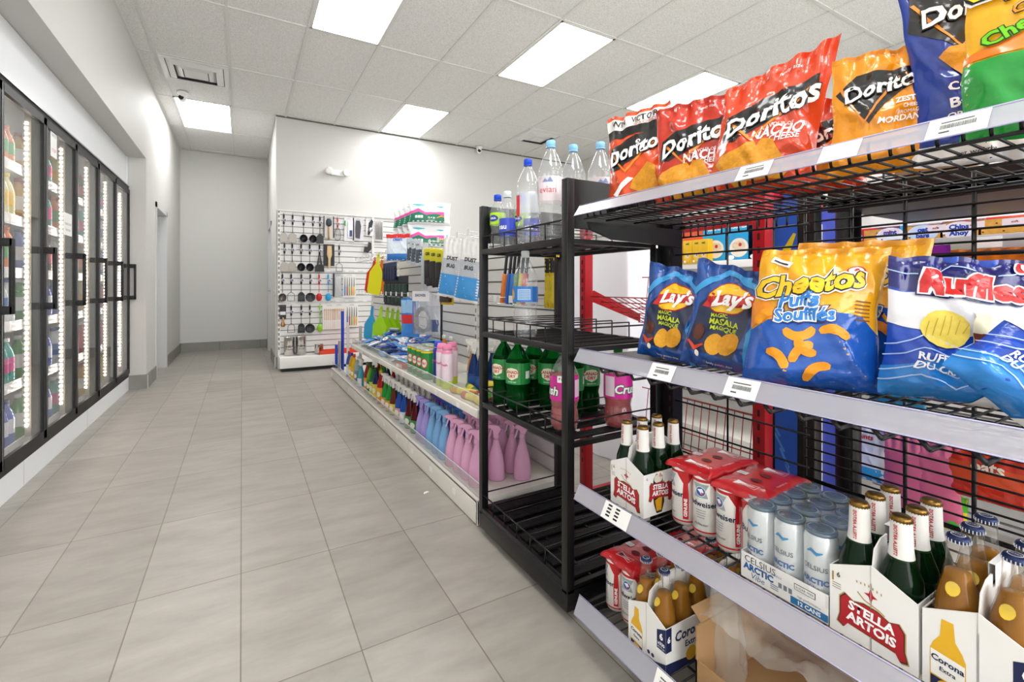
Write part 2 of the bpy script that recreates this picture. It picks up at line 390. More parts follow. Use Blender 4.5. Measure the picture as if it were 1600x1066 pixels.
# ================================================================ GLASS DOOR COOLER
XD = -1.02                                # face of the door frames
BF = m('#0d0c0c', .45, 0, name='black_anodised_frame'); CW = m('#eceef0', .4, name='cooler_white_panel')
GL = thin('#dfe6e0', .05, .01, 'door_glass', 1.5)
cooler = empty('glass_door_cooler', (XD, 4.4, 0)); tag(cooler, 'long built-in white drinks cooler with a row of black framed glass doors', 'cooler')
def cpart(b, name, parent=None):
    b.M = Matrix(); b.v = [(x-XD, y-4.4, z) for x, y, z in b.v]; return b.obj(name, parent or cooler)
YD = [6.235-.604*k for k in range(7)]     # door joints
b = MB(); b.box(XD-.05, XD-.005, YD[-1], YC-.004, .0, .135, CW)
for y in (YD[2]-.3, YD[4]-.3): b.box(XD-.0055, XD-.0045, y, y+.004, .002, .134, m('#b5b7b8', .5))
cpart(b, 'kick_panel')
b = MB(); b.box(XD-.05, XD-.02, YD[-1], YC-.004, 2.14, SOF-.003, CW); b.box(XD-.05, XD-.012, YC-.03, YC-.004, 2.12, SOF-.003, CW); cpart(b, 'header_panel')
b = MB(); b.box(XD-.9, XD-.86, YD[-1], YC-.004, 0, 2.3, CW); b.box(XD-.86, XD-.055, YD[-1], YC-.004, .06, .13, CW); b.box(XD-.86, XD-.055, YD[-1], YC-.004, 2.15, 2.2, CW)
b.box(XD-.86, XD-.055, YC-.03, YC-.006, .13, 2.15, CW); cpart(b, 'cabinet_liner')
b = MB(); b.box(XD-.05, XD-.004, YD[-1], YC-.005, 2.095, 2.135, BF); b.box(XD-.05, XD-.004, YD[-1], YC-.005, .137, .17, BF)
for y in YD: b.box(XD-.05, XD-.022, y-.03, y+.022 if y > 6.2 else y+.03, .17, 2.1, BF)
b.box(XD-.004, XD+.006, YD[-1], YC-.01, 2.118, 2.128, CHR); cpart(b, 'door_surround')
LEDM = m('#fff3ea', .5, emit=28, name='lit_strip_diode'); LEDS = m('#b6b09f', .5, name='mullion_housing_beige')
for k, y in enumerate(YD[:-1]):
    d = empty('x'); d.name = 'door'; d.parent = cooler; d.location = (0, 0, 0)
    y0, y1 = y-.604+.005, y-.005
    b = MB()
    for q in ((y0, y0+.028, .175, 2.09), (y1-.028, y1, .175, 2.09), (y0, y1, .175, .225), (y0, y1, 2.045, 2.09)): b.box(XD-.014, XD+.005, *q, BF)
    b.box(XD+.005, XD+.007, y0+.006, y0+.01, .18, 2.085, CHR)
    cpart(b, 'door_frame', d)
    b = MB(); b.box(XD-.008, XD-.004, y0+.026, y1-.026, .222, 2.048, GL); cpart(b, 'glass_pane', d)
    b = MB(); yh = y1-.028
    b.box(XD+.045, XD+.062, yh-.018, yh+.012, .945, 1.315, BF, .004); b.box(XD+.004, XD+.06, yh-.018, yh+.012, .945, .985, BF, .003); b.box(XD+.004, XD+.06, yh-.018, yh+.012, 1.275, 1.315, BF, .003)
    cpart(b, 'handle', d)
    b = MB(); b.box(XD-.080, XD-.052, y-.028, y-.005, .2, 2.1, LEDS); cpart(b, 'mullion_housing')
    b = MB()
    zz = .26
    while zz < 2.05: b.box(XD-.078, XD-.066, y-.032, y-.0285, zz, zz+.014, LEDM); zz += .030
    cpart(b, 'light_strip')
SHZ = [.17, .52, .86, 1.16, 1.46, 1.76]
WIRE = m('#dcdcdc', .4, .3, name='white_wire_shelf')
for z in SHZ:
    b = MB(); b.box(XD-.8, XD-.098, YD[-1]+.02, YC-.04, z-.012, z-.004, CW); b.box(XD-.100, XD-.094, YD[-1]+.02, YC-.04, z-.03, z+.028, m('#f4f4f4', .3)); cpart(b, 'shelf')
# the bottles and cans in the cooler
def simple_bottle(h, r, body, lab, cap):
    b = MB(); b.lathe([(r*.8, 0), (r, .01*h/.2), (r, h*.28), (r, h*.30), (r, h*.58), (r, h*.60), (r*.75, h*.76), (r*.4, h*.86), (r*.38, h*.92)], None, 14,
            mats=[body, body, body, lab, lab, body, body, body])
    b.lathe([(r*.45, h*.92), (r*.45, h), (r*.2, h)], cap, 12); return b.mesh('bottle')
def tc_(h): return m(h, .12, tr=0, coat=.5)
PAL = [('#d8a32a', '#f2f2f2', '#d01f28'), ('#2f8f3a', '#f0f0e8', '#ffffff'), ('#e9eef2', '#2b6fc0', '#1d4fa8'), ('#b5121b', '#c2182b', '#ffffff'), ('#e77817', '#1f9a46', '#e77817'),
       ('#4a1f12', '#c8102e', '#c8102e'), ('#e8e0a0', '#f3c613', '#f7e04a'), ('#23a7a0', '#e84a9a', '#ffffff'), ('#3a5dbb', '#e9e9f5', '#1b2a6b'), ('#e6ecec', '#d9404a', '#e6ecec')]
PN = ['amber', 'green', 'clear blue-labelled', 'red', 'orange', 'dark cola', 'pale yellow', 'teal', 'blue', 'clear red-labelled']
SHN = ['bottom', 'second lowest', 'third lowest', 'third highest', 'second highest', 'top']
rnd = random.Random(3); bm_cache = {}
for k in range(5):
    y1 = YD[k]-.05; dn = ['farthest', 'second farthest', 'middle', 'second nearest', 'nearest'][k]
    for si, z in enumerate(SHZ):
        n = 6; p0 = rnd.randrange(10); hh = .27 if si != 5 else .24
        for j in range(n):
            pi = (p0+j//3*3+si) % 10; big = .038; kind = (pi, hh)
            if kind not in bm_cache: bm_cache[kind] = simple_bottle(hh, big, tc_(PAL[pi][0]), m(PAL[pi][1], .35), m(PAL[pi][2], .4))
            o = bpy.data.objects.new('drink_bottle', bm_cache[kind]); COL.objects.link(o)
            o.location = (XD-.142, y1-.035-j*.087, z-.004)
            tag(o, f'{PN[pi]} bottle, {dn} cooler door, {SHN[si]} shelf, {ORD[j]} from far side', 'bottle', 'bottles lined up inside the glass door cooler')
# notices on the cooler doors
def notice(y, z, w_, h_, lab, lines):
    b = MB(); b.box(0, .0012, -w_/2, w_/2, -h_/2, h_/2, PAPER)
    mp2 = lambda x, zz, o: (.0012+o, x, zz)
    for i, (t, c, s_) in enumerate(lines): b.text(t, s_, 0, h_*.28-i*h_*.27, m(c, .5), mp2, .0004)
    o = b.obj('paper_notice'); place(o, (XD-.0035, y, z)); tag(o, lab, 'notice')
notice(at(120, 250, X=XD).y-.46, at(115, 248, X=XD).z, .11, .17, 'narrow white notice with red print high on a cooler door glass', [('NOTICE', '#333333', .022), ('', '#333333', .02), ('STOP', '#d0202a', .03)])
notice(at(107, 350, X=XD).y, at(107, 351, X=XD).z, .17, .15, 'square white notice taped at eye level on the cooler glass above a handle', [('', '#333333', .02), ('PLEASE CLOSE', '#444444', .02), ('THE DOOR', '#444444', .02)])

# ================================================================ CHIP AND BEER RACK (black wire shelves)
XF = .885; YN, YE = -.15, 1.115           # shelf fronts; near and far end
XBK = 1.35
rack = empty('wire_shelf_rack', (1.1, .5, 0)); tag(rack, 'black wire shelf rack filled with chip bags and beer packs at the right', 'shelving rack')
def rp(b, name, parent=None):
    b.v = [(x-1.1, y-.5, z) for x, y, z in b.v]; return b.obj(name, parent or rack)
STRIP = thin('#c6c5d0', .50, .15, 'frosted_label_strip', 1.4); STRE = m('#a9a7c4', .2, name='label_strip_edge')
TOPZ, MIDZ, S3Z, S4Z = 1.292, .868, .458, .118
# uprights
for y in (1.19, .0):
    b = MB(); b.box(1.33, 1.38, y-.035, y+.035, .04, 1.335, BLK)
    z = .15
    while z < 1.3: b.box(1.329, 1.3305, y-.024, y-.018, z, z+.018, m('#2e2e30', .6)); b.box(1.329, 1.3305, y+.018, y+.024, z, z+.018, m('#2e2e30', .6)); z += .04
    b.box(.95, 1.38, y-.025, y+.025, .035, .075, BLK); b.lathe([(.018, -.035), (.02, -.02), (.012, .0), (.012, .02)], BLK, 12, (.975, y, .035)); b.lathe([(.018, -.035), (.02, -.02), (.012, .0)], BLK, 12, (1.35, y, .035))
    rp(b, 'upright')
# wire back: sparse at the far part, dense at the near part
b = MB()
for z in (1.284, 1.252, 1.193, 1.10, .90, .673, .583, .50): b.tube((1.345, .70, z), (1.345, 1.16, z), .0032, BLKW, 6)
for y in (.80, .95): b.tube((1.347, y, .45), (1.347, y, 1.30), .0032, BLKW, 6)
for i in range(14): b.tube((1.345, 1.12-i*.03, 1.252), (1.345, 1.12-i*.03, 1.284), .0028, BLKW, 5)
rp(b, 'wire_back_panel')
b = MB(); z = .15
while z < 1.32:
    if not (.93 < z < .99): b.tube((1.35, YN, z), (1.35, .715, z), .0026, BLKW, 5)
    z += .027
for y in (.715, .60, .49, .37, .245, .12, 0): b.tube((1.354, y, .12), (1.354, y, 1.33), .0042, BLKW, 6)
for z in (.55, .73, 1.05, 1.15): b.tube((1.352, YN, z), (1.352, .715, z), .005, BLKW, 6)
rp(b, 'wire_mesh_back')
def wire_shelf(z, x0, x1, front, back, name='wire_shelf', step=.05, brk=True):
    b = MB()
    if brk:
        for y in (YE+.012, ):
            b.prism([(x0+.04, z-.012), (x1+.02, z-.012), (x1+.02, z-.075), (x0+.14, z-.062), (x0+.05, z-.035)], y, y+.012, BLK)
    y = YN
    while y < YE:
        b.tube((x0+.012, y, z-.003), (x1, y, z-.003), .0024, BLKW, 5)
        if front: b.path([(x0+.012, y, z-.003), (x0+.004, y, z+front)], .0026, BLKW, 5)
        y += step*.58
    for x in (x0+.012, x0+.10, (x0+x1)/2, x1-.08, x1): b.tube((x, YN, z-.0065), (x, YE, z-.0065), .0032, BLKW, 6)
    if front: b.tube((x0+.004, YN, z+front), (x0+.004, YE, z+front), .003, BLKW, 6)
    return rp(b, name)
wire_shelf(TOPZ, XF, 1.32, .022, 0)
wire_shelf(MIDZ, XF, 1.32, .0, 0)
wire_shelf(S3Z, XF, 1.32, .0, 0)
wire_shelf(S4Z, XF, 1.32, .0, 0)
for z, x0 in ((MIDZ, XF), ):
    b = MB(); b.box(x0+.03, x0+.30, YE-.16, YE+.01, z-.002, z+.001, BLK); rp(b, 'end_plate')
b = MB()
for i in range(16):                        # bent wire ends under the middle shelf edge
    y = YE-.06-i*.062; b.path([(XF+.02, y, MIDZ-.02), (XF+.018, y-.015, MIDZ-.036), (XF+.10, y-.015, MIDZ-.036)], .004, BLKW, 6)
rp(b, 'shelf_edge_hooks')
# angled label strips with price tickets
def strip(z0, z1, tags, dx=.022):
    b = MB(); x1 = XF-.006; x0 = XF-.006-dx
    n = math.hypot(dx, z1-z0)
    vs = [(x0, YN, z0), (x0, YE, z0), (x1, YE, z1), (x1, YN, z1)]
    b.add(vs+[(x+.0015, y, z) for x, y, z in vs], [(0,1,2,3), (7,6,5,4), (0,4,5,1), (1,5,6,2), (2,6,7,3)], STRIP)
    b.tube((x1, YN, z1), (x1, YE, z1), .0016, STRE, 6); b.tube((x0, YN, z0), (x0, YE, z0), .0013, STRE, 6)
    s = rp(b, 'label_strip')
    def mp(y, t, o): return (x0+(x1-x0)*t-o-.001, y, z0+(z1-z0)*t+o*.3)
    for y0, y1, kind in tags:
        t = MB(); t.poly([(y0, .02), (y1, .02), (y1, .98), (y0, .98)], m('#efeeea', .6), mp, .0004)
        if kind:
            c = (y0+y1)/2; g_ = m('#5a5a5c', .6); wd = abs(y1-y0)
            if kind == 1:
                r_ = random.Random(int(y0*1000)); y = -.28
                while y < .3:
                    q = .006+r_.random()*.012; t.poly([(c-y*wd, .40), (c-(y+q)*wd, .40), (c-(y+q)*wd, .62), (c-y*wd, .62)], g_, mp, .0008); y += q+.008
                t.poly([(c+.28*wd, .70), (c-.26*wd, .70), (c-.26*wd, .76), (c+.28*wd, .76)], g_, mp, .0008); t.poly([(c+.28*wd, .2), (c+.1*wd, .2), (c+.1*wd, .28), (c+.28*wd, .28)], g_, mp, .0008)
            else:
                for i in (0, 1):
                    for j in range(4): t.poly([(y0-.015-i*.03, .2+j*.19), (y0-.03-i*.03, .2+j*.19), (y0-.03-i*.03, .3+j*.19), (y0-.015-i*.03, .3+j*.19)], INK, mp, .0008)
        rp(t, 'price_ticket')
    return s
Yu = lambda u: at(u, 448, X=XF-.015).y
strip(TOPZ-.001, TOPZ+.031, [(Yu(1154), Yu(1206), 1), (Yu(1283), Yu(1345), 0), (Yu(1450), Yu(1548), 1)])
strip(MIDZ-.010, MIDZ+.026, [(Yu(1017), Yu(1054), 1), (Yu(1135), Yu(1186), 1)])
strip(S3Z-.011, S3Z+.030, [(Yu(944), Yu(984), 2), (Yu(1600), Yu(1640), 1)])
strip(S4Z-.014, S4Z+.036, [(Yu(1024), Yu(1060), 1)])

# ================================================================ BLACK DRINKS RACK ON CASTERS
X0, X1, Y0, Y1 = .90, 1.33, 1.205, 1.845
dr = empty('drinks_rack', (X0, Y0, 0)); tag(dr, 'tall narrow black drinks rack on casters with water and soda bottles', 'drinks rack')
def dp(b, name, parent=None):
    b.v = [(x-X0, y-Y0, z) for x, y, z in b.v]; return b.obj(name, parent or dr)
for (x, y, h) in ((X0, Y0, 1.43), (X0, Y1-.03, 1.43), (X1-.03, Y0, 1.22), (X1-.03, Y1-.03, 1.22)):
    b = MB(); b.box(x, x+.03, y, y+.03, .09, h, BLK, .002); dp(b, 'post')
for y in (Y0+.004, Y1-.02):
    b = MB(); b.box(X0+.03, X1, y, y+.016, 1.27, 1.43, BLK); dp(b, 'side_board')
b = MB(); b.box(X0, X1, Y0, Y1, .035, .105, BLK, .003)
b.box(X0-.001, X0, Y0+.01, Y1-.01, .100, .1015, m('#333336', .4)); dp(b, 'base_skirt')
for x, y in ((X0+.05, Y0+.13), (X0+.05, Y1-.12), (X1-.06, Y0+.13), (X1-.06, Y1-.12)):
    b = MB(); b.M = Matrix.Translation((x, y, .021)) @ Matrix.Rotation(R(90), 4, 'X') @ Matrix.Rotation(R(0), 4, 'Y')
    b.lathe([(.015, -.012), (.021, -.009), (.021, .009), (.015, .012)], m('#1b1b1c', .6), 18); b.M = Matrix(); b.box(x-.012, x+.012, y-.016, y+.016, .03, .04, CHR); dp(b, 'caster')
DZ = [1.235, .880, .575, .115]
for k, z in enumerate(DZ):
    s = MB(); ns = 7
    for i in range(ns):
        y = Y0+.035+i*(Y1-Y0-.07-.045)/(ns-1); s.box(X0+.03, X1-.02, y, y+.045, z-.004, z+.004, m('#161617', .5, bump=.1, bscale=300, name='ribbed_black_slat'))
        for q in range(1, 6): s.box(X0+.03, X1-.02, y+q*.0075-.0008, y+q*.0075+.0008, z+.004, z+.0052, BLK)
    s.tube((X0+.12, Y0+.01, z-.008), (X0+.12, Y1-.01, z-.008), .004, BLKW, 6); s.tube((X1-.12, Y0+.01, z-.008), (X1-.12, Y1-.01, z-.008), .004, BLKW, 6)
    sh = dp(s, 'slatted_shelf')
    b = MB(); b.box(X0, X0+.02, Y0+.03, Y1-.03, z-.016, z+.006, BLK, .002); b.box(X1-.02, X1, Y0+.03, Y1-.03, z-.016, z+.002, BLK); b.box(X0+.03, X1-.03, Y0, Y0+.018, z-.016, z+.0, BLK); b.box(X0+.03, X1-.03, Y1-.018, Y1, z-.016, z, BLK); dp(b, 'shelf_rail')
    b = MB(); zr = z+.062
    b.tube((X0+.005, Y0+.03, zr), (X0+.005, Y1-.03, zr), .003, BLKW, 6); b.tube((X0+.03, Y0+.012, zr), (X1-.03, Y0+.012, zr), .003, BLKW, 6); b.tube((X0+.03, Y1-.012, zr), (X1-.03, Y1-.012, zr), .003, BLKW, 6)
    for i in range(1, 6):
        y = Y0+.03+i*(Y1-Y0-.06)/6+.01
        b.path([(X0+.008, y, z), (X0+.008, y, zr), (X1-.03, y, zr), (X1-.03, y, z)], .0027, BLKW, 5)
    dp(b, 'wire_divider')

# ================================================================ CHIP BAGS
class Bag:
    def __init__(s, w, h, T, base, seed=0, taper=.0, lean=0, crumple=1.0, skew=0, tip=0, fold=0, back=None):
        s.w, s.h, s.T, s.seed, s.taper, s.lean, s.cr, s.skew, s.tip, s.fold = w, h, T, seed, taper, lean, crumple, skew, tip, fold
        s.mb = MB(); s.base = base; s.d = None
        f = lambda side: (lambda u, v: s.P(u*2-1, v, side))
        s.mb.grid(f(1), 70, 80, base); s.mb.grid(lambda u, v: s.P(1-2*u, v, -1), 40, 50, back or base)
    def P(s, a, t, side, o=0):
        w2 = s.w/2*(1-.07*math.sin(PI*min(1, t*1.05)))*(1-s.taper*t)
        x = a*w2; z = s.h*t
        e = max(0, 1-abs(a)**2.6)**.62
        prof = (min(1, t/.16)**.55)*(max(0, 1-t/.965)**.62)*1.25
        th = s.T/2*e*min(1, prof)
        q = Vector((x*9+s.seed*3.1, z*9, s.seed*1.7+side*5)); 
        n1 = abs(noise.noise(q)); n2 = abs(noise.noise(q*2.3)); n3 = noise.noise(q*5.5)
        ed = min(1, (1-abs(a))*3+.15)
        wr = (-.020*n1-.008*n2+.0022*n3+.006)*s.cr*min(1, .3+th/(s.T/2+1e-6))
        # creases that run down from the top seal
        cr = .006*s.cr*math.exp(-((1-t)/.22)**2)*math.sin(a*15+s.seed*2+3*n1)
        cre = .010*s.cr*max(0, .12-abs((a*.8+t*1.3+s.seed*.37) % .9-.45))*min(1, th/.02)-.0012*s.cr*min(1, th/.02)
        y = -side*max(.0004, th+wr*ed+cre*5)+cr+.004*s.cr*math.exp(-(t/.08)**2)*math.sin(a*13+s.seed)
        y -= side*o
        # fold the top over towards the front, skew sideways, lift one corner
        y += -s.fold*max(0, t-.62)**1.4
        x += s.skew*t**1.6*s.h+.006*noise.noise(Vector((z*14, s.seed, 1)))
        z += s.tip*a*t**2*s.h*.5+.008*noise.noise(Vector((a*3, s.seed+4, 2)))*t
        y += s.lean*z
        return Vector((x, y, z))
    def mp(s, x, z, o):
        a = max(-1, min(1, x/(s.w/2))); t = max(0, min(1, z/s.h)); d = .01
        p = s.P(a, t, 1); pa = s.P(min(1, a+d), t, 1)-s.P(max(-1, a-d), t, 1); pt = s.P(a, min(1, t+d), 1)-s.P(a, max(0, t-d), 1)
        n = pa.cross(pt); n = n.normalized() if n.length > 1e-9 else Vector((0, -1, 0))
        if n.y > 0: n = -n
        return p+n*o
    def poly(s, pts, a, L=1, cell=.009): s.mb.poly(pts, a, s.mp, .0011*L, cell)
    def text(s, b, size, x, z, a, L=3, **k): s.mb.text(b, size, x, z, a, s.mp, .0011*L, cell=.012, **k)
    def outl(s, b, size, x, z, c_in, c_out, L=3, o=.05, bold=.02, c_mid=None, **k):
        if c_mid: s.text(b, size, x, z, c_mid, L-1, bold=bold+2*o, **k)
        s.text(b, size, x, z, c_out, L, bold=bold+o, **k); s.text(b, size, x, z, c_in, L+1, bold=bold, **k)
    def seals(s, a):
        for i in range(5): s.poly(rect(-s.w/2, s.w/2, s.h*(.955+i*.009), s.h*(.959+i*.009)), a, 1, .02)
    def done(s, name, label, loc, phi, rx=0, ry=0, group='chip bags on the wire shelves', cat='chip bag', sc=1):
        o = s.mb.obj(name); place(o, loc, phi, rx, ry, sc); tag(o, label, cat, group); return o
WI = m('#ffffff', .3, coat=.5, name='white_print'); BI = m('#15120f', .3, coat=.5, name='black_print')
YEL = m('#f6c514', .3, coat=.5); ORG = m('#f08a1c', .3, coat=.5); CHIPY = m('#d9931f', .5, bump=.3, bscale=120, var=.3, name='printed_tortilla_chip')
REDP = m('#cf1f1f', .3, coat=.5); PUFF = m('#f59a1c', .4, var=.12, bscale=90, name='printed_cheese_puff'); GRP = m('#35a83a', .3, coat=.5); NAVY = m('#141a5c', .3, coat=.5)
CREAM = m('#efe6c0', .4)
def tortilla(bg, cx, cz, r, rot, L=3):
    p = [(cx+r*math.cos(rot+a)*(.9+.1*(i % 2)), cz+r*math.sin(rot+a)*(.9+.1*(i % 2))) for i, a in enumerate([0, .5, 2.05, 2.5, 4.15, 4.6])]
    bg.poly(p, CHIPY, L, .012)
def nacho(w, h, T, base, dk, seed, kind, **k):
    g = Bag(w, h, T, foil(base), seed, **k)
    g.poly([(-w*.46, h*.46), (-w*.30, h*.42), (w*.44, h*.62), (w*.40, h*.78), (-w*.05, h*.74), (-w*.42, h*.66)], BI, 1, .012)
    g.poly(band([(-w*.40, h*.62), (-w*.12, h*.40), (w*.36, h*.70)], .008), ORG, 2, .012)
    g.outl('Doritos', w*.27, .01*w, h*.60, WI, BI, 4, .035, .03, shear=.15, rot=.22)
    if kind == 'nacho':
        g.text('FLAVOUR OF', w*.05, w*.12, h*.475, WI, 2, rot=.08); g.text('NACHO', w*.13, w*.12, h*.43, WI, 2, bold=.03, shear=.2, rot=.05); g.text('CHEESE', w*.08, w*.2, h*.375, WI, 2, bold=.02, shear=.2, rot=.05)
        tortilla(g, -w*.20, h*.22, w*.24, .5); tortilla(g, w*.06, h*.20, w*.24, 1.3, 4)
        g.text('family size', w*.05, w*.12, h*.90, WI, 2)
    return g
def red_dark(h): return h
# 1 far bag with the black promotion band
g = nacho(.235, .31, .10, '#e2501c', 0, 1, 'win', taper=.08, skew=-.03)
g.poly(rect(-.118, .118, .235, .297), BI, 1, .012); g.poly(rect(-.118, .118, .262, .297), m('#e9e5e2', .4), 2, .012)
g.text('WIN  VICTOIRE', .026, .0, .281, BI, 3, bold=.02); g.text('GET A CHANCE', .012, .03, .266, REDP, 3)
tortilla(g, .045, .085, .055, .9); g.poly([(-.07, .06), (-.02, .105), (.0, .10), (-.03, .075), (-.05, .05)], WI, 3, .012); g.poly(rect(-.118, .118, .0, .028), BI, 1, .012)
g.done('chip_bag', 'orange chip bag with black and white contest band, farthest on the top shelf', (1.03, 1.015, TOPZ+.006), R(-76))
g = nacho(.255, .30, .11, '#c9341c', 0, 2, 'nacho', skew=.0, crumple=1.2); g.seals(m('#a82416', .3))
g.done('chip_bag', 'red cheese tortilla chip bag with flat square top, second from the rack end', (1.03, .815, TOPZ+.006), R(-72), sc=.9)
g = nacho(.265, .335, .13, '#d8451f', 0, 3, 'nacho', skew=.16, tip=.24, crumple=1.6)
g.done('chip_bag', 'largest red chip bag, its pointed top corner leaning right, on the top shelf', (1.03, .645, TOPZ+.006), R(-66), sc=.84)
g = nacho(.19, .24, .09, '#c53a1c', 0, 4, 'nacho', skew=.1, crumple=1.8)
g.done('chip_bag', 'small crumpled red chip bag squeezed behind the pointed red bag', (1.16, .575, TOPZ+.006), R(-58), sc=.9)
# 4 zesty orange
g = Bag(.19, .275, .10, foil('#f19a18'), 5, skew=.04, crumple=1.1)
w_, h_ = .19, .275
g.poly([(-.088, .19), (-.03, .105), (.005, .15), (.075, .20), (.07, .225), (-.05, .225)], BI, 1, .01); g.poly(band([(-.08, .205), (-.04, .11), (.03, .205)], .006), ORG, 2, .01)
g.outl('Doritos', .047, .0, .187, WI, BI, 4, .035, .03, shear=.15, rot=.18)
g.text('ZESTY', .017, .045, .150, WI, 2, bold=.03, shear=.2, rot=.08); g.text('CHEESE', .010, .05, .136, WI, 2, bold=.02, shear=.2, rot=.08); g.text('FROMAGE', .010, .045, .124, WI, 2, shear=.2, rot=.08); g.text('MORDANT', .018, .03, .110, WI, 2, bold=.03, shear=.2, rot=.08)
for i in range(14): g.poly(ell(-.075+i*.011, .06+.006*math.sin(i*1.7), .006, .003, 7, i), CHIPY, 2, .02)
g.seals(m('#d07f10', .3))
g.done('chip_bag', 'golden orange zesty cheese tortilla chip bag standing alone on the top shelf', (1.06, .425, TOPZ+.004), R(-60), sc=.86)
# 5 blue
g = Bag(.21, .37, .10, foil('#1c3c9c'), 6, skew=-.08, crumple=1.1)
g.poly([(-.10, .26), (-.02, .20), (.09, .27), (.09, .33), (-.09, .335)], BI, 1, .012); g.poly(band([(-.09, .31), (-.03, .21), (.07, .31)], .007), ORG, 2, .012)
g.outl('Doritos', .05, -.005, .285, WI, BI, 4, .035, .03, shear=.15, rot=.15)
g.text('COOL', .022, -.03, .135, WI, 2, bold=.02); g.text('BOLD', .024, -.03, .105, WI, 2, bold=.03); g.text('ORIGINAL', .015, -.03, .083, WI, 2, bold=.02)
tortilla(g, -.02, .18, .05, .3); g.poly(rect(-.105, .105, .0, .035), WI, 1, .012); g.text('net weight', .012, -.02, .018, BI, 2)
g.done('chip_bag', 'tall dark blue tortilla chip bag partly hidden behind the crunchy bag', (1.12, .290, TOPZ+.004), R(-58), sc=.95)
# 6 crunchy, yellow over green
g = Bag(.25, .38, .12, foil('#f5b51a'), 7, crumple=.9)
g.poly([(-.125, .27), (-.04, .29), (.125, .36), (.125, .38), (-.125, .38)], m('#e2571f', .3, coat=.5), 1, .014)
g.poly([(-.125, .0), (.125, .0), (.125, .19), (.03, .15), (-.05, .125), (-.125, .13)], foil('#1f9a3a'), 1, .014)
g.poly([(-.125, .145), (-.125, .133), (-.05, .127), (.03, .152), (.125, .192), (.125, .215), (.02, .17)], m('#ee7d1c', .3, coat=.5), 2, .012)
g.outl('Cheetos', .078, -.005, .290, m('#f8d21c', .3, coat=.5), BI, 6, .04, .03, c_mid=WI, shear=.2, rot=.35)
g.outl('CRUNCHY', .024, -.03, .236, m('#f28c1c', .3), BI, 4, .06, .02, rot=.3, shear=.2); g.outl('CROQUANT', .022, -.015, .212, m('#f28c1c', .3), BI, 4, .06, .02, rot=.3, shear=.2)
g.outl('Cheddar', .031, -.055, .172, m('#7ad11f', .3), m('#0c5a1c', .3), 5, .06, .03, rot=.32)
for cx, cz, r_ in ((.0, .085, .3), (.05, .105, 1.0), (-.045, .05, 1.9), (.07, .06, .1)):
    g.poly(band([(cx-.03*math.cos(r_), cz-.03*math.sin(r_)), (cx, cz+.006), (cx+.03*math.cos(r_), cz+.03*math.sin(r_))], [.008, .018, .008]), m('#2fb53c', .3, coat=.4) if r_ < .5 else PUFF, 3, .01)
g.done('chip_bag', 'yellow and green crunchy cheese snack bag at the top right corner of the photo', (1.00, .180, TOPZ+.004), R(-60), sc=.88)
# middle shelf -------------------------------------------------
def masala(seed, skew, tip):
    g = Bag(.20, .255, .09, foil('#1a4f9f'), seed, skew=skew, tip=tip, crumple=.9, taper=.0)
    g.poly([(-.08, .15), (-.05, .185), (-.02, .205), (.03, .20), (.05, .16), (.04, .10), (.03, .035), (-.085, .04), (-.09, .09)], m('#14224a', .3, coat=.5), 1, .012)
    for pts in ([(.065, .0), (.05, .10), (.075, .16), (.05, .21), (.0, .235)], [(-.10, .175), (-.06, .215), (-.02, .235), (.03, .232)]):
        g.poly(band(pts, .013), m('#3aa0e0', .3, coat=.5), 2, .012)
    g.poly(ell(-.01, .175, .052, .037, 22, .25), m('#b51a1c', .3), 3, .012); g.poly(ell(-.01, .175, .049, .034, 22, .25), YEL, 4, .012)
    g.poly([(-.068, .148), (-.055, .178), (.055, .195), (.062, .208), (.052, .172), (-.052, .150)], REDP, 5, .012)
    g.text("Lay's", .047, -.004, .175, WI, 7, bold=.035, shear=.3, rot=.12)
    G_ = m('#c8d820', .4)
    g.text('MAGIC', .013, -.025, .132, G_, 3, bold=.02); g.text('MASALA', .019, -.012, .117, G_, 3, bold=.03); g.text('MAGIQUE', .014, -.01, .102, G_, 3, bold=.02)
    g.poly(ell(-.02, .063, .022, .026, 16, .3), m('#e8a72a', .5, var=.2, bscale=140, bump=.3, name='printed_potato_chip'), 3, .01); g.poly(ell(.012, .070, .022, .028, 16, -.3), m('#dd9a22', .5, var=.2, bscale=140, bump=.3, name='printed_potato_chip'), 4, .01)
    g.poly(ell(-.066, .085, .014, .02, 12, .2), m('#5a2c1c', .5), 3, .01); g.poly(band([(-.085, .06), (-.065, .045), (-.045, .06)], [.004, .013, .004]), m('#d8452a', .4), 3, .01); g.poly(ell(-.055, .035, .006, .008, 8, .6), m('#ece3cc', .5), 3, .01)
    g.poly(ell(.062, .222, .014, .011, 14), m('#8cc2ea', .4), 3, .01); g.poly(ell(.062, .222, .011, .008, 14), m('#1d5cae', .4), 4, .01); g.poly(ell(.062, .222, .005, .004, 6), WI, 5, .01)
    g.text('family potato chips', .008, .0, .018, WI, 3); g.seals(m('#123a80', .3)); return g
masala(11, .02, -.12).done('chip_bag', 'left blue potato chip bag with yellow oval badge on the middle shelf', (1.03, .90, MIDZ+.006), R(-70), ry=R(7))
masala(12, .05, -.10).done('chip_bag', 'right blue potato chip bag with yellow oval badge, beside the big orange bag', (1.03, .745, MIDZ+.006), R(-66), ry=R(8))
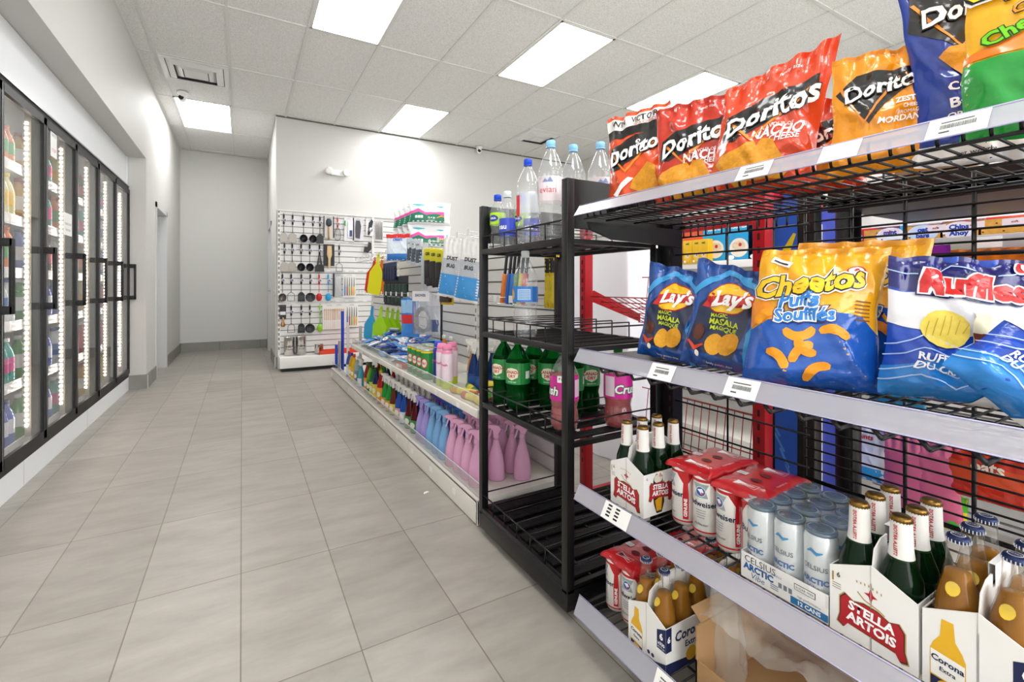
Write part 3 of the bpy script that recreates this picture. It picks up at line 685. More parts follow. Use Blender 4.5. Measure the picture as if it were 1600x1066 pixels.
def puffs(seed, back=False):
    g = Bag(.27, .315, .13, foil('#f4ad16'), seed, skew=.10, crumple=.9, taper=.10)
    g.poly([(-.135, 0), (.135, 0), (.135, .12), (.10, .165), (.03, .175), (-.02, .158), (-.07, .17), (-.135, .125)], foil('#1556b4'), 1, .014)
    g.poly([(-.135, .13), (-.11, .15), (-.07, .155), (-.10, .195), (-.135, .19)], m('#f28e1c', .3, coat=.5), 2, .014)
    for cx, cz, rr_, a0, a1 in ((-.085, .135, .035, 1.2, 3.0), (-.03, .150, .034, -2.6, -.4), (.035, .10, .036, .4, 2.2), (.0, .065, .034, 1.5, 3.3), (.005, .118, .036, 3.3, 4.9), (-.085, .045, .036, .0, 1.7), (.03, .02, .036, 1.3, 3.1)):
        n_ = 12; pts = [(cx+rr_*math.cos(a0+(a1-a0)*i/n_), cz+rr_*math.sin(a0+(a1-a0)*i/n_)) for i in range(n_+1)]
        g.poly(band(pts, [.019*min(1, (.25+(min(i, n_-i)/2.2)))**.5 if min(i, n_-i) < 2 else .019 for i in range(n_+1)]), PUFF, 3, .009)
    g.outl('Cheetos', .066, -.022, .232, YEL, BI, 6, .04, .035, c_mid=WI, shear=.2, rot=.13)
    BL = m('#2b7fd0', .3)
    g.outl('Puffs', .043, -.035, .195, BL, WI, 5, .055, .03, c_mid=NAVY, rot=.08, shear=.1); g.outl('Soufflés', .041, -.02, .163, BL, WI, 5, .055, .03, c_mid=NAVY, rot=.06, shear=.1)
    g.poly([(-.11, .285), (-.065, .272), (-.06, .283), (-.105, .298)], WI, 3, .01); g.poly([(-.105, .287), (-.068, .277), (-.067, .280), (-.104, .291)], BI, 4, .01)
    g.poly(ell(.075, .262, .02, .010, 18), m('#b8312a', .4), 3, .01); g.poly(ell(.075, .262, .017, .0075, 18), WI, 4, .01); g.poly(ell(.075, .262, .008, .005, 6), REDP, 5, .01)
    for i in range(6): g.poly(rect(.085, .115, .195-i*.008, .198-i*.008), m('#7a4a10', .4), 2, .02)
    g.seals(m('#d88e10', .3)); return g
puffs(21).done('chip_bag', 'big orange and blue cheese puffs bag in front on the middle shelf', (1.0, .525, MIDZ+.006), R(-60), rx=R(-3), sc=.90)
puffs(23).done('chip_bag', 'second orange and blue cheese puffs bag standing just behind the front one', (1.13, .515, MIDZ+.006), R(-54), rx=R(2), sc=.96)
def waves(seed, h, skew, tip, w=.255):
    g = Bag(w, h, .13, foil('#1d4fc0'), seed, skew=skew, tip=tip, crumple=1.1)
    a = w/2
    g.poly([(-a, h), (a, h), (a, h*.70), (.03, h*.80), (-.02, h*.72), (-a, h*.78)], foil('#171a6e'), 1, .012)
    g.poly([(-a, h*.52), (-.03, h*.44), (.05, h*.56), (a, h*.48), (a, h*.76), (.03, h*.80), (-.02, h*.72), (-a, h*.76)], m('#ecebf0', .3, coat=.5), 2, .012)
    g.poly([(-a, 0), (a, 0), (a, h*.30), (.05, h*.26), (-.04, h*.34), (-a, h*.20)], foil('#2a86d8'), 2, .012)
    for z0 in (.10, .17, .28, .36): g.poly(band([(-a, h*z0), (-.08, h*(z0+.09)), (-.03, h*(z0+.02)), (.02, h*(z0+.12)), (.07, h*(z0+.01)), (a, h*(z0+.10))], .0022), m('#b8d4f4', .3), 4, .012)
    g.poly(band([(-a, h*.9), (-.06, h*.86), (-.03, h*.93), (.03, h*.88), (a, h*.95)], .002), m('#b8d4f4', .3), 4, .012)
    RC = m('#efd455', .45, var=.18, bscale=70, name='printed_ridged_chip')
    g.poly(ell(-.05, h*.50, .036, .034, 16, .4), RC, 4, .01)
    for i in range(6): g.poly(band([(-.08+i*.011, h*.44+i*.002), (-.072+i*.011, h*.60-abs(i-2.5)*.006)], .0012), m('#c9a52e', .5), 5, .02)
    g.poly([(-.01, h*.40), (.012, h*.41), (.016, h*.62), (-.012, h*.62)], CREAM, 5, .01); g.poly([(-.009, h*.41), (.011, h*.42), (.013, h*.50), (-.01, h*.50)], m('#7a3a20', .4), 6, .01)
    g.poly(ell(.075, h*.42, .026, .03, 14, -.3), RC, 4, .01); g.poly([(.0, 0), (.07, 0), (.05, h*.14), (.025, h*.16)], WI, 4, .012)
    g.outl('Ruffles', .058, -.005, h*.79, REDP, WI, 7, .045, .045, c_mid=NAVY, rot=-.08, shear=.12)
    g.text("RUFFLES", .018, -.055, h*.30, WI, 5, bold=.03, rot=-.1); g.text("DU CRAN", .018, -.05, h*.235, WI, 5, bold=.03, rot=-.1); g.text("ORIGINAL", .013, .05, h*.30, WI, 5, bold=.02, rot=-.4)
    g.poly(ell(.07, h*.93, .02, .011, 18), WI, 5, .01); g.poly(ell(.07, h*.93, .017, .0085, 18), m('#c0262a', .4), 6, .01); g.poly(ell(.07, h*.93, .009, .006, 6), WI, 7, .01)
    return g
waves(31, .27, .0, .0).done('chip_bag', 'upright blue and white ridged chip bag with red lettering, right on the middle shelf', (1.11, .325, MIDZ+.006), R(-50), ry=R(4), sc=.95)
waves(34, .235, .05, .0, .25).done('chip_bag', 'slumped blue ridged chip bag tipped forward at the right edge of the middle shelf', (.975, .225, MIDZ+.022), R(-58), rx=R(-10), ry=R(42), sc=.84)

# ================================================================ BEER AND CANS
GRN = m('#0f3d1c', .06, tr=.75, ior=1.3, name='green_bottle_glass'); CLRB = thin('#d8d0b0', .03, .02, 'clear_bottle_glass', 1.3)
BEER = m('#9a6206', .15, tr=.15, ior=1.1, coat=.1, name='golden_beer'); GOLD = m('#8a6a34', .28, .9, name='gold_crown_cap'); NECK = m('#e9e7e2', .45, name='white_neck_foil'); NCAP = m('#1d2a52', .3, .3, name='navy_crown_cap')
def crown(b, z, a, rim=None):
    n = 42; b.lathe([(.0135, z-.003), (.0152, z), (.0140, z+.004), (.0125, z+.0062), (.0, z+.0068)], a, n)
    for i in range(21):
        t = 2*PI*i/21; b.box(-.0006+.0150*math.cos(t), .0006+.0150*math.cos(t), .0150*math.sin(t)-.0006, .0150*math.sin(t)+.0006, z-.003, z+.002, rim or a)
def bottle_green():
    e = empty('beer_bottle')
    b = MB(); b.lathe([(.026, 0), (.0305, .004), (.0305, .120), (.0290, .134), (.0205, .158), (.0150, .178), (.0138, .222), (.0138, .228)], GRN, 24); b.obj('bottle_glass', e)
    b = MB(); b.lathe([(.0186, .163), (.0166, .180), (.0156, .205), (.0150, .226)], NECK, 24, cap=False)
    b.text('STELLA ARTOIS', .0075, .196, 0, m('#c01822', .4), lambda x, z, o: (.0165*math.sin(z/.0165)+0, -(.0172+o)*math.cos(z/.0165), x), .0004, bold=.03)
    b.obj('neck_foil', e)
    b = MB(); crown(b, .228, GOLD); b.obj('crown_cap', e); return e
def bottle_clear():
    e = empty('beer_bottle')
    b = MB(); b.lathe([(.026, 0), (.0300, .004), (.0300, .118), (.0270, .140), (.0190, .170), (.0145, .195), (.0135, .228)], CLRB, 24); b.obj('bottle_glass', e)
    b = MB(); b.lathe([(.024, .004), (.0278, .006), (.0278, .118), (.0250, .140), (.0172, .170), (.0155, .178), (.0, .178)], BEER, 24); b.obj('beer', e)
    b = MB(); b.poly(ell(0, .158, .009, .009, 12), m('#e8c440', .4), lambda x, z, o: ((.022+o)*math.sin(x/.022), -(.0235-(z-.158)*.65+o)*math.cos(x/.022), z), .0004)
    b.obj('neck_label', e)
    b = MB(); crown(b, .228, NCAP, m('#dfe2ea', .3, .3)); b.poly(ell(0, 0, .009, .009, 16), m('#eef0f4', .4), topmap(.2348), .0003); b.poly(ell(0, 0, .0078, .0078, 16), NCAP, topmap(.2348), .0006); b.text('EXTRA', .0045, 0, 0, m('#eef0f4', .4), topmap(.2348), .0009); b.obj('crown_cap', e); return e
CW_, CL_, CH_ = .129, .185, .115
def carton(inner, front, side, name='beer_carton'):
    e = empty(name); b = MB(); x, y, h = CW_/2, CL_/2, CH_; t = .0018
    gab = [(-x, 0), (x, 0), (x, h), (0, h+.030), (-x, h)]
    b.prism(gab, -y, -y+t, CARD); b.prism(gab, y-t, y, CARD)
    for s_ in (-1, 1): b.box(s_*x-t*(s_ > 0), s_*x+t*(s_ < 0), -y+t, y-t, 0, h, CARD)
    b.box(-x+t, x-t, -y+t, y-t, 0, .002, inner)
    b.poly([(p, q) for p, q in gab], inner, lambda xx, zz, o: (xx*.97, -y+t+.0003, zz*.99)); b.poly(gab, inner, lambda xx, zz, o: (xx*.97, y-t-.0003, zz*.99))
    b.add([(x-t-.0003, -y, .002), (x-t-.0003, y, .002), (x-t-.0003, y, h-.002), (x-t-.0003, -y, h-.002), (-x+t+.0003, -y, .002), (-x+t+.0003, y, .002), (-x+t+.0003, y, h-.002), (-x+t+.0003, -y, h-.002)], [(0,1,2,3), (7,6,5,4)], inner)
    b.tube((0, -y-.0004, 0), (0, -y-.0004, h+.03), .0005, m('#b9b6b0', .6), 4)
    front(b, frontmap(-y)); side(b, rightmap(x)); b.obj('carton_body', e)
    b = MB(); hp = []
    for pts in ([(-y, h), (-y+.012, h+.055), (-y+.035, h+.068), (-.035, h+.07), (-.035, h+.05), (.035, h+.05), (.035, h+.07), (y-.035, h+.068), (y-.012, h+.055), (y, h), (y, 0), (-y, 0)],):
        vs = [(-.0012, p, q) for p, q in pts]+[(.0012, p, q) for p, q in pts]; n = len(pts)
        tr = geometry.tessellate_polygon([[Vector((p, q, 0)) for p, q in pts]])
        b.add(vs, [tuple(q) for q in tr]+[tuple(n+q for q in r_[::-1]) for r_ in tr]+[(i, (i+1) % n, n+(i+1) % n, n+i) for i in range(n)], CARD)
    b.add([(s_*.004, p, q) for s_ in (-1, 1) for p, q in ((-.035, h+.05), (.035, h+.05), (.035, h+.085), (-.035, h+.085))], [(0,1,2,3), (7,6,5,4), (3,2,6,7)], CARD)
    for yy in (-CL_/6, CL_/6): b.box(-x+.003, x-.003, yy-.0008, yy+.0008, .003, h-.02, inner)
    b.obj('handle_divider', e); return e
SR = m('#b3202a', .4); SG = m('#b79f62', .4)
def stella_front(b, mp, k=1, cx=0, cz=.048):
    K = lambda x, z: (cx+x*k, cz+z*k-.10*x*k)
    def pp(pts, a, o): b.poly([K(*p) for p in pts], a, mp, o)
    sh = [(-.046, .014), (-.038, .024), (-.025, .018), (-.01, .024), (.01, .024), (.025, .018), (.038, .024), (.046, .014), (.046, -.014), (.05, -.03), (.04, -.034), (.034, -.024), (-.034, -.024), (-.04, -.034), (-.05, -.03), (-.046, -.014)]
    pp([(x*1.07, z*1.10) for x, z in sh], SG, .0003); pp([(x*1.03, z*1.05) for x, z in sh], m('#2c2320', .5), .0006); pp(sh, SR, .0009)
    b.text('STELLA', .021*k, *K(0, .0095), WI, mp, .0014, bold=.04, rot=-.10); b.text('ARTOIS', .021*k, *K(0, -.0105), WI, mp, .0014, bold=.04, rot=-.10)
    pp([(0, .058), (.003, .048), (.010, .045), (.003, .042), (0, .032), (-.003, .042), (-.010, .045), (-.003, .048)], SR, .0006)
    pp(band([(-.02, .040), (-.01, .032), (.0, .030), (.012, .028), (.02, .024)], .0022), SG, .0004)
    for i in range(7): pp(rect(-.022+i*.006, -.020+i*.006, .058+.0-abs(i-3)*.001, .062-abs(i-3)*.001), SG, .0004)
def st_f(b, mp):
    stella_front(b, mp); b.text('6', .012, -.050, .103, m('#6b5a3c', .5), mp, .0005, bold=.03); b.poly(rect(-.0605, -.0575, .09, .106), m('#a8884c', .5), mp, .0005)
    for i in range(3): b.poly(rect(-.060, -.046, .086-i*.004, .0875-i*.004), m('#a29a8c', .5), mp, .0005)
def st_s(b, mp):                          # long side: bottle picture and the shield
    b.poly([(-.045, .112), (-.022, .105), (-.018, .07), (-.014, .03), (-.024, .004), (-.044, .004), (-.054, .03), (-.060, .07), (-.055, .10)], m('#2a1c18', .4), mp, .0003)
    b.poly([(-.022, .05), (-.026, .01), (-.044, .01), (-.05, .04)], m('#e0a21e', .4), mp, .0006)
    b.poly(ell(-.038, .098, .016, .012, 12), m('#e9e2d4', .4), mp, .0006)
    stella_front(b, mp, .85, -.030, .066); b.text('6', .012, -.08, .103, m('#6b5a3c', .5), mp, .0005); stella_front(b, mp, .85, .045, .056)
CYB = m('#e9b31c', .35, coat=.4); CNV = m('#18234e', .4)
def coro_bottle(b, mp, cx, k=1):
    b.poly([(cx+x*k, z) for x, z in ((-.021, .0), (.021, .0), (.021, .060), (.017, .072), (.009, .085), (.007, .112), (-.007, .112), (-.009, .085), (-.017, .072), (-.021, .060))], CYB, mp, .0003)
    b.poly([(cx-.020*k, .022), (cx+.020*k, .018), (cx+.020*k, .055), (cx-.020*k, .060)], m('#f2f0e8', .4), mp, .0006)
    b.text('Corona', .0125*k, cx, .047, CNV, mp, .001, bold=.03, rot=-.1); b.text('Extra', .009*k, cx, .034, CNV, mp, .001, bold=.02, rot=-.1)
    b.poly([(cx-.020*k, .0), (cx+.020*k, .0), (cx+.020*k, .016), (cx-.020*k, .020)], CNV, mp, .0006); b.poly(ell(cx, .010, .012*k, .009, 14), CYB, mp, .0009)
def co_f(b, mp):
    coro_bottle(b, mp, -.034)
    b.poly([(.0, 0), (CW_/2, 0), (CW_/2, .028), (.03, .014), (.0, .012)], CNV, mp, .0003)
    b.poly([(.036, .055), (CW_/2, .055), (CW_/2, .114), (.036, .100)], CNV, mp, .0003); b.text('6', .022, .050, .088, WI, mp, .0007, bold=.04); b.text('x330', .011, .050, .070, WI, mp, .0007, bold=.03); b.text('BOTTLES', .0055, .050, .0605, WI, mp, .0007)
    for cx in (.008, .022): b.poly(ell(cx, .024, .005, .005, 12), CNV, mp, .0003)
def co_s(b, mp):
    b.poly([(-CL_/2, 0), (CL_/2, 0), (CL_/2, .045), (.0, .018), (-CL_/2, .028)], CNV, mp, .0003); b.poly([(-CL_/2, .055), (-CL_/2+.02, .055), (-CL_/2+.02, .114), (-CL_/2, .114)], CNV, mp, .0003)
    b.text('6', .020, -CL_/2+.010, .085, WI, mp, .0007, bold=.04)
    b.text('Corona', .034, -.008, .082, CNV, mp, .0006, bold=.03, shear=.1); b.text('Extra', .022, .0, .054, CNV, mp, .0006, bold=.02); b.poly(ell(.0, .025, .02, .018, 16), CYB, mp, .0006); coro_bottle(b, mp, .068, .9)
def sixpack(xf, yc, z, kind, clab, blab, skip=(), n3=3, rz=0):
    fn = (st_f, st_s, m('#cfcac2', .7)) if kind == 's' else (co_f, co_s, m('#8a6a44', .7))
    c = inst('carton'+kind, lambda: carton(fn[2], fn[0], fn[1])); place(c, (xf+CL_/2, yc, z), FX+rz); tag(c, clab, 'beer carton', 'paper six-pack beer cartons')
    cols = ['left', 'right']; rows = ['front', 'middle', 'back']
    for j in range(3):
        for i in range(2):
            if (i, j) in skip: continue
            o = inst('bot'+kind, bottle_green if kind == 's' else bottle_clear)
            place(o, (xf+CL_/2+(j-1)*.0605, yc+(.5-i)*.062, z+.0025), FX+(R(12*j-8*i)))
            tag(o, blab % (rows[j], cols[i]), 'beer bottle', 'beer bottles standing in their cartons')
sixpack(.93, .970, S3Z, 's', 'white and red six-pack carton at the far end of the beer shelf', 'green beer bottle, %s row %s side, in the far white carton on the beer shelf')
sixpack(.93, .384, S3Z, 's', 'white and red six-pack carton between canned drinks and yellow-bottle carton', 'green beer bottle, %s row %s side, in the carton beside the canned drinks')
sixpack(.93, .250, S3Z, 'c', 'white carton with yellow bottle picture at the right edge of the beer shelf', 'clear beer bottle, %s row %s side, in the carton at the right edge')
sixpack(.905, .872, S4Z, 'c', 'white and navy six-pack carton in front on the lowest shelf', 'clear beer bottle, %s row %s side, front carton on the lowest shelf')
sixpack(1.14, .850, S4Z, 'c', 'white and navy six-pack carton behind another on the lowest shelf', 'clear beer bottle, %s row %s side, in the rear carton on the lowest shelf')
# tall white and red beer cans under a red paperboard top
CANW = m('#eceae6', .28, .35, coat=.4, name='white_can_enamel'); CRD = m('#c4161f', .28, .25, coat=.4, name='red_can_enamel'); ALU = m('#c7c9cc', .3, 1, name='bare_aluminium')
def bud():
    e = empty('beer_can'); r = .033
    b = MB(); b.lathe([(.024, 0), (.029, .003), (r, .012), (r, .143), (.027, .152), (.0265, .156)], None, 32, mats=[ALU, CANW, CANW, CANW, ALU])
    mp = cylmap(r)
    b.poly(rect(-PI*r, PI*r, .136, .143), CRD, mp, .0003, .006); b.poly(rect(-PI*r, PI*r, .012, .016), CRD, mp, .0003, .006)
    for q in (-1, 1):
        s_ = .046*q
        b.poly([(s_-.022, .136), (s_+.022, .136), (s_+.006, .112), (s_+.008, .075), (s_+.007, .02), (s_-.007, .02), (s_-.008, .075), (s_-.006, .112)], CRD, mp, .0004, .006)
        b.text('GENUINE', .011, s_, .05, WI, mp, .0009, bold=.03, rot=PI/2, cell=.008)
    b.poly([(-.02, .132), (.02, .132), (.012, .116), (.018, .098), (-.018, .098), (-.012, .116)], m('#9fb0ae', .4), mp, .0004, .006)
    b.poly(ell(0, .113, .0125, .0125, 20), m('#e6e8ea', .4), mp, .0006, .006); b.poly(ell(0, .113, .011, .011, 20), m('#2a5aa8', .4), mp, .0008, .006)
    b.poly([(-.008, .117), (.004, .121), (.008, .113), (.003, .106), (-.002, .112)], WI, mp, .0011, .006); b.poly([(.002, .112), (.0085, .110), (.003, .105)], m('#d0202a', .4), mp, .0013, .006)
    b.text('Budweiser', .019, 0, .082, m('#1b2342', .4), mp, .0006, bold=.025, cell=.007)
    for i in range(4): b.poly(rect(-.013+i*.001, .013-i*.001, .066-i*.006, .0672-i*.006), m('#70788c', .5), mp, .0006, .006)
    b.text('Anheuser', .009, 0, .032, m('#1b2342', .4), mp, .0006, shear=.3, cell=.008); b.text('Budweiser', .022, .085, .07, m('#1b2342', .4), mp, .0006, bold=.03, rot=PI/2, cell=.008)
    b.obj('can_body', e)
    b = MB(); b.lathe([(.0, .1535), (.0235, .1535), (.025, .157), (.0265, .1575), (.0272, .156), (.0265, .1545)], ALU, 24); b.obj('can_lid', e); return e
def budtop():
    r = .033; x, y = r*2+.002, r*3+.002; b = MB(); z = .158
    def edge(k, zz):
        pts = []; n = 18
        for i in range(n*4):
            t = i/(n*4); side = int(t*4); q = (t*4) % 1
            if side == 0: p = (-x+2*x*q, -y); ex = abs(math.sin(q*2*PI))*.006; p = (p[0], p[1]-0+ex)
            elif side == 1: p = (x, -y+2*y*q); ex = abs(math.sin(q*3*PI))*.006; p = (p[0]-(.006-ex), p[1])
            elif side == 2: p = (x-2*x*q, y)
            else: p = (-x, y-2*y*q); ex = abs(math.sin(q*3*PI))*.006; p = (p[0]+(.006-ex), p[1])
            pts.append((p[0]*k, p[1]*k, zz))
        return pts
    L = [edge(1.0, z-.012), edge(1.01, z-.008), edge(.97, z-.001), edge(.90, z+.004), edge(.5, z+.005)]
    n = len(L[0]); vs = [p for l in L for p in l]+[(0, 0, z+.005)]
    fs = [(j*n+i, j*n+(i+1) % n, (j+1)*n+(i+1) % n, (j+1)*n+i) for j in range(4) for i in range(n)]+[(4*n+i, 4*n+(i+1) % n, 5*n) for i in range(n)]
    RT = m('#c01a22', .3, coat=.6, name='red_glossy_paperboard'); b.add(vs, fs, RT, True); mp = topmap(z+.006)
    for yy in (-.022, .022):
        b.poly(ell(0, yy, .014, .010, 20), m('#5a0a10', .6), mp, .0003)
        b.poly(band([(-.014*math.cos(a), yy+.010*math.sin(a)) for a in [i*PI/8-PI for i in range(9)]], .002), m('#8a1016', .4), mp, .0008)
    bow = [(-.028, .016), (.0, .006), (.028, .016), (.028, -.016), (.0, -.006), (-.028, -.016), (-.028, .016)]
    for cy in (-.066, .066):
        b.poly(band([(p*.9, cy+q*.75) for p, q in bow], .0014), WI, mp, .0006); b.text('Budweiser', .0095, 0, cy, WI, mp, .0006, bold=.02)
    b.poly(rect(-.055, -.032, -.012, .006), WI, mp, .0006)
    for i in range(5): b.poly(rect(-.053, -.034, -.010+i*.003, -.0088+i*.003), m('#888888', .5), mp, .0009)
    b.text('PLEASE RECYCLE', .006, .048, 0, WI, mp, .0006, rot=PI/2); b.poly(rect(-x*.85, x*.85, -.0445, -.0435), m('#e06a6a', .4), mp, .0004); b.poly(rect(-x*.85, x*.85, .0435, .0445), m('#e06a6a', .4), mp, .0004)
    return b.obj('six_pack_top')
def budpack(xf, yc, z, who, ny=2, nx=3, rz=0):
    t = inst('budtop', budtop); place(t, (xf+.099, yc, z), FX+rz); tag(t, f'glossy red paperboard carrier top on the {who} beer cans', 'carrier top', 'red carrier tops on six beer cans')
    for j in range(nx):
        for i in range(ny):
            o = inst('bud', bud); place(o, (xf+.033+j*.0662, yc+(.5-i)*.0662, z), FX+R((-38, 12, -30, 60, 5, 90)[(i+2*j) % 6]+(20 if 'nearer' in who else 0)))
            tag(o, f'white and red beer can, {["front", "middle", "back"][j]} row {["left", "right"][i]}, in the {who} pack', 'beer can', 'white and red tall beer cans')
budpack(.985, .810, S3Z, 'farther beer-shelf'); budpack(.975, .668, S3Z, 'nearer beer-shelf', rz=R(4)); budpack(.945, 1.026, S4Z, 'lowest-shelf'); budpack(1.165, .995, S4Z, 'rear lowest-shelf')
# energy drink tray of twelve
def energy():
    e = empty('energy_drink_can'); r = .0285
    b = MB(); b.lathe([(.022, 0), (.0255, .003), (r, .010), (r, .142), (.0255, .150), (.0255, .153)], m('#dde3e6', .25, .4, coat=.4, name='pearl_white_can'), 28)
    mp = cylmap(r); BLU = m('#2089c2', .35); 
    b.poly(band([(-.014, .118), (-.006, .123), (.004, .117), (.014, .121)], [.002, .007, .007, .002]), BLU, mp, .0004, .006)
    b.text('CELSIUS', .0125, 0, .090, m('#4a5560', .4), mp, .0006, cell=.008, bold=.01); b.text('ARCTIC', .0135, 0, .066, m('#1c5f9e', .4), mp, .0006, cell=.008, bold=.05); b.text('Vibe', .013, -.003, .053, m('#6a2a6a', .4), mp, .0006, cell=.008, shear=.2)
    for i in range(3): b.poly(rect(.006, .017, .045-i*.006, .0465-i*.006), m('#8a96a0', .5), mp, .0006, .006)
    b.obj('can_body', e); b = MB(); b.lathe([(.0, .150), (.0262, .150), (.0272, .152), (.0272, .156), (.025, .1575), (.0, .1575)], m('#5f7480', .2, .2, coat=.6, name='smoky_blue_lid'), 28)
    b.lathe([(.020, .1577), (.0215, .1582), (.0225, .1577)], m('#8396a0', .25), 28, cap=False); b.obj('lid', e); return e
TY, TX0 = .537, .930
e = empty('energy_drink_tray', (TX0, TY, S3Z)); tag(e, 'white cardboard tray holding the pale energy drink cans', 'tray')
b = MB(); b.M = Matrix.Rotation(FX, 4, 'Z'); W2, D2 = .0885, .236
b.box(-W2, W2, 0, D2, 0, .0018, CARD); b.box(-W2, W2, 0, .0018, 0, .055, CARD); b.box(-W2, W2, D2-.0018, D2, 0, .055, CARD); b.box(-W2, -W2+.0018, 0, D2, 0, .055, CARD); b.box(W2-.0018, W2, 0, D2, 0, .055, CARD)
mp = frontmap(0); BLU = m('#1c5f9e', .4)
b.text('CELSIUS', .019, -.045, .044, m('#33393f', .4), mp, .0004); b.text('ENERGY', .006, -.010, .039, BLU, mp, .0004); b.text('ARCTIC', .018, -.048, .028, BLU, mp, .0004, bold=.05); b.text('Vibe', .017, -.05, .013, m('#3a6a9a', .4), mp, .0004, shear=.2)
for i in range(3): b.poly(rect(-.022, -.006, .018-i*.004, .020-i*.004), m('#8a96a0', .5), mp, .0004)
b.poly(rect(.025, .064, .034, .046), INK, mp, .0003); b.poly(rect(.0262, .0628, .0352, .0448), CARD, mp, .0006); b.text('SUGAR FREE', .006, .0445, .040, INK, mp, .0009)
for i in range(3): b.poly(rect(.0-.006+i*.010, .001+i*.010, .020, .030), m('#7a8288', .5), mp, .0004)
b.poly(rect(.018, .086, .004, .018), m('#2672a8', .4), mp, .0004); b.text('12 CANS', .011, .052, .011, WI, mp, .0008, bold=.03); b.text('high performance', .006, .052, .023, m('#5a636a', .5), mp, .0004)
b.obj('tray_body', e)
for j in range(4):
    for i in range(3):
        o = inst('energy', energy); place(o, (TX0+.031+j*.0582, TY+.0582-i*.0582, S3Z+.002), FX+R(-14+9*i+25*j))
        tag(o, f'pale energy drink can with dark lid, row {["one (front)", "two", "three", "four (rear)"][j]}, {["left", "middle", "right"][i]} column', 'energy drink can', 'energy drink cans in the tray')
b = MB(); SHR = thin('#eef4f6', .05, .04, 'shrink_film', 1.4)
b.M = Matrix.Translation((TX0, TY, S3Z)) @ Matrix.Rotation(FX, 4, 'Z')
b.grid(lambda u, v: ((u*2-1)*.0895, -.0015+.002*math.sin(u*9), .03+v*.118), 20, 8, SHR); b.grid(lambda u, v: ((u*2-1)*.0895, v*D2, .161+.0015*math.sin(u*11+v*7)), 16, 16, SHR)
o = b.obj('shrink_film'); tag(o, 'clear shrink film stretched over the energy drink cans', 'plastic film')
# open brown carton and a plastic bag on the lowest shelf
KB = m('#a8835a', .75, var=.06, bscale=20, name='brown_corrugated_board'); KB2 = m('#7d5f3f', .8, name='brown_board_inside')
e = empty('cardboard_box', (.93, .55, S4Z)); tag(e, 'open empty brown cardboard box on the lowest shelf', 'box')
b = MB(); x0, x1, y0, y1 = 0, .36, -.17, .19
b.box(x0, x1, y0, y1, 0, .003, KB); b.box(x0, x0+.004, y0, y1, 0, .08, KB); b.box(x1-.004, x1, y0, y1, 0, .17, KB); b.box(x0, x1, y0, y0+.004, 0, .10, KB); b.box(x0, x1, y1-.004, y1, 0, .16, KB); b.obj('box_body', e)
b = MB(); b.M = Matrix.Translation((0, 0, .16)) @ Matrix.Rotation(0, 4, 'X')
b.add([(.02, y1, 0), (x1-.03, y1, 0), (x1-.03, y1+.02, .03), (.02, y1+.03, .02), (.02, y1+.002, -.003), (x1-.03, y1+.002, -.003)], [(0,1,2,3), (0,3,4), (1,5,2)], KB); b.obj('flap', e)
PB = thin('#eef0ea', .24, .18, 'cloudy_plastic_film', 1.35)
def filmy(name, x0, x1, y0, y1, z0, z1, seed, label, a=PB):
    b = MB()
    def fn(u, v):
        t = 2*PI*u; k = 1-.35*v**2; q = Vector((math.cos(t)*2, math.sin(t)*2, v*3+seed)); n_ = noise.noise(q)*.25+abs(noise.noise(q*3))*.12
        return ((x0+x1)/2+(x1-x0)/2*k*(1+n_)*math.cos(t), (y0+y1)/2+(y1-y0)/2*k*(1+n_)*math.sin(t), z0+(z1-z0)*v+.02*noise.noise(q*2)*v)
    b.grid(fn, 50, 24, a); o = b.obj(name); tag(o, label, 'plastic bag'); return o
filmy('plastic_bag', .99, 1.09, .70, .785, S4Z+.002, .335, 3, 'crumpled cloudy plastic bag standing between the navy carton and brown box')
b = MB()
b.grid(lambda u, v: (.93+.30*v, .36+.37*u, S4Z+.19+.03*noise.noise(Vector((u*4, v*4, 9)))+.02*abs(noise.noise(Vector((u*9, v*9, 2))))), 30, 30, PB)
o = b.obj('plastic_bag'); tag(o, 'loose cloudy plastic sheet lying across the top of the brown box', 'plastic bag')
e = empty('soda_bottle', (.955, .345, S4Z)); tag(e, 'dark soda bottle with red cap at the bottom edge of the photo', 'bottle')
b = MB(); b.lathe([(.025, 0), (.03, .005), (.03, .12), (.028, .14), (.013, .18), (.0125, .205)], m('#2a0f0a', .08, tr=.3, coat=.6), 20); b.obj('bottle_body', e)
b = MB(); b.lathe([(.0145, .198), (.0145, .214), (.0130, .217), (.0, .217)], m('#c4151f', .35), 24); b.obj('cap', e)

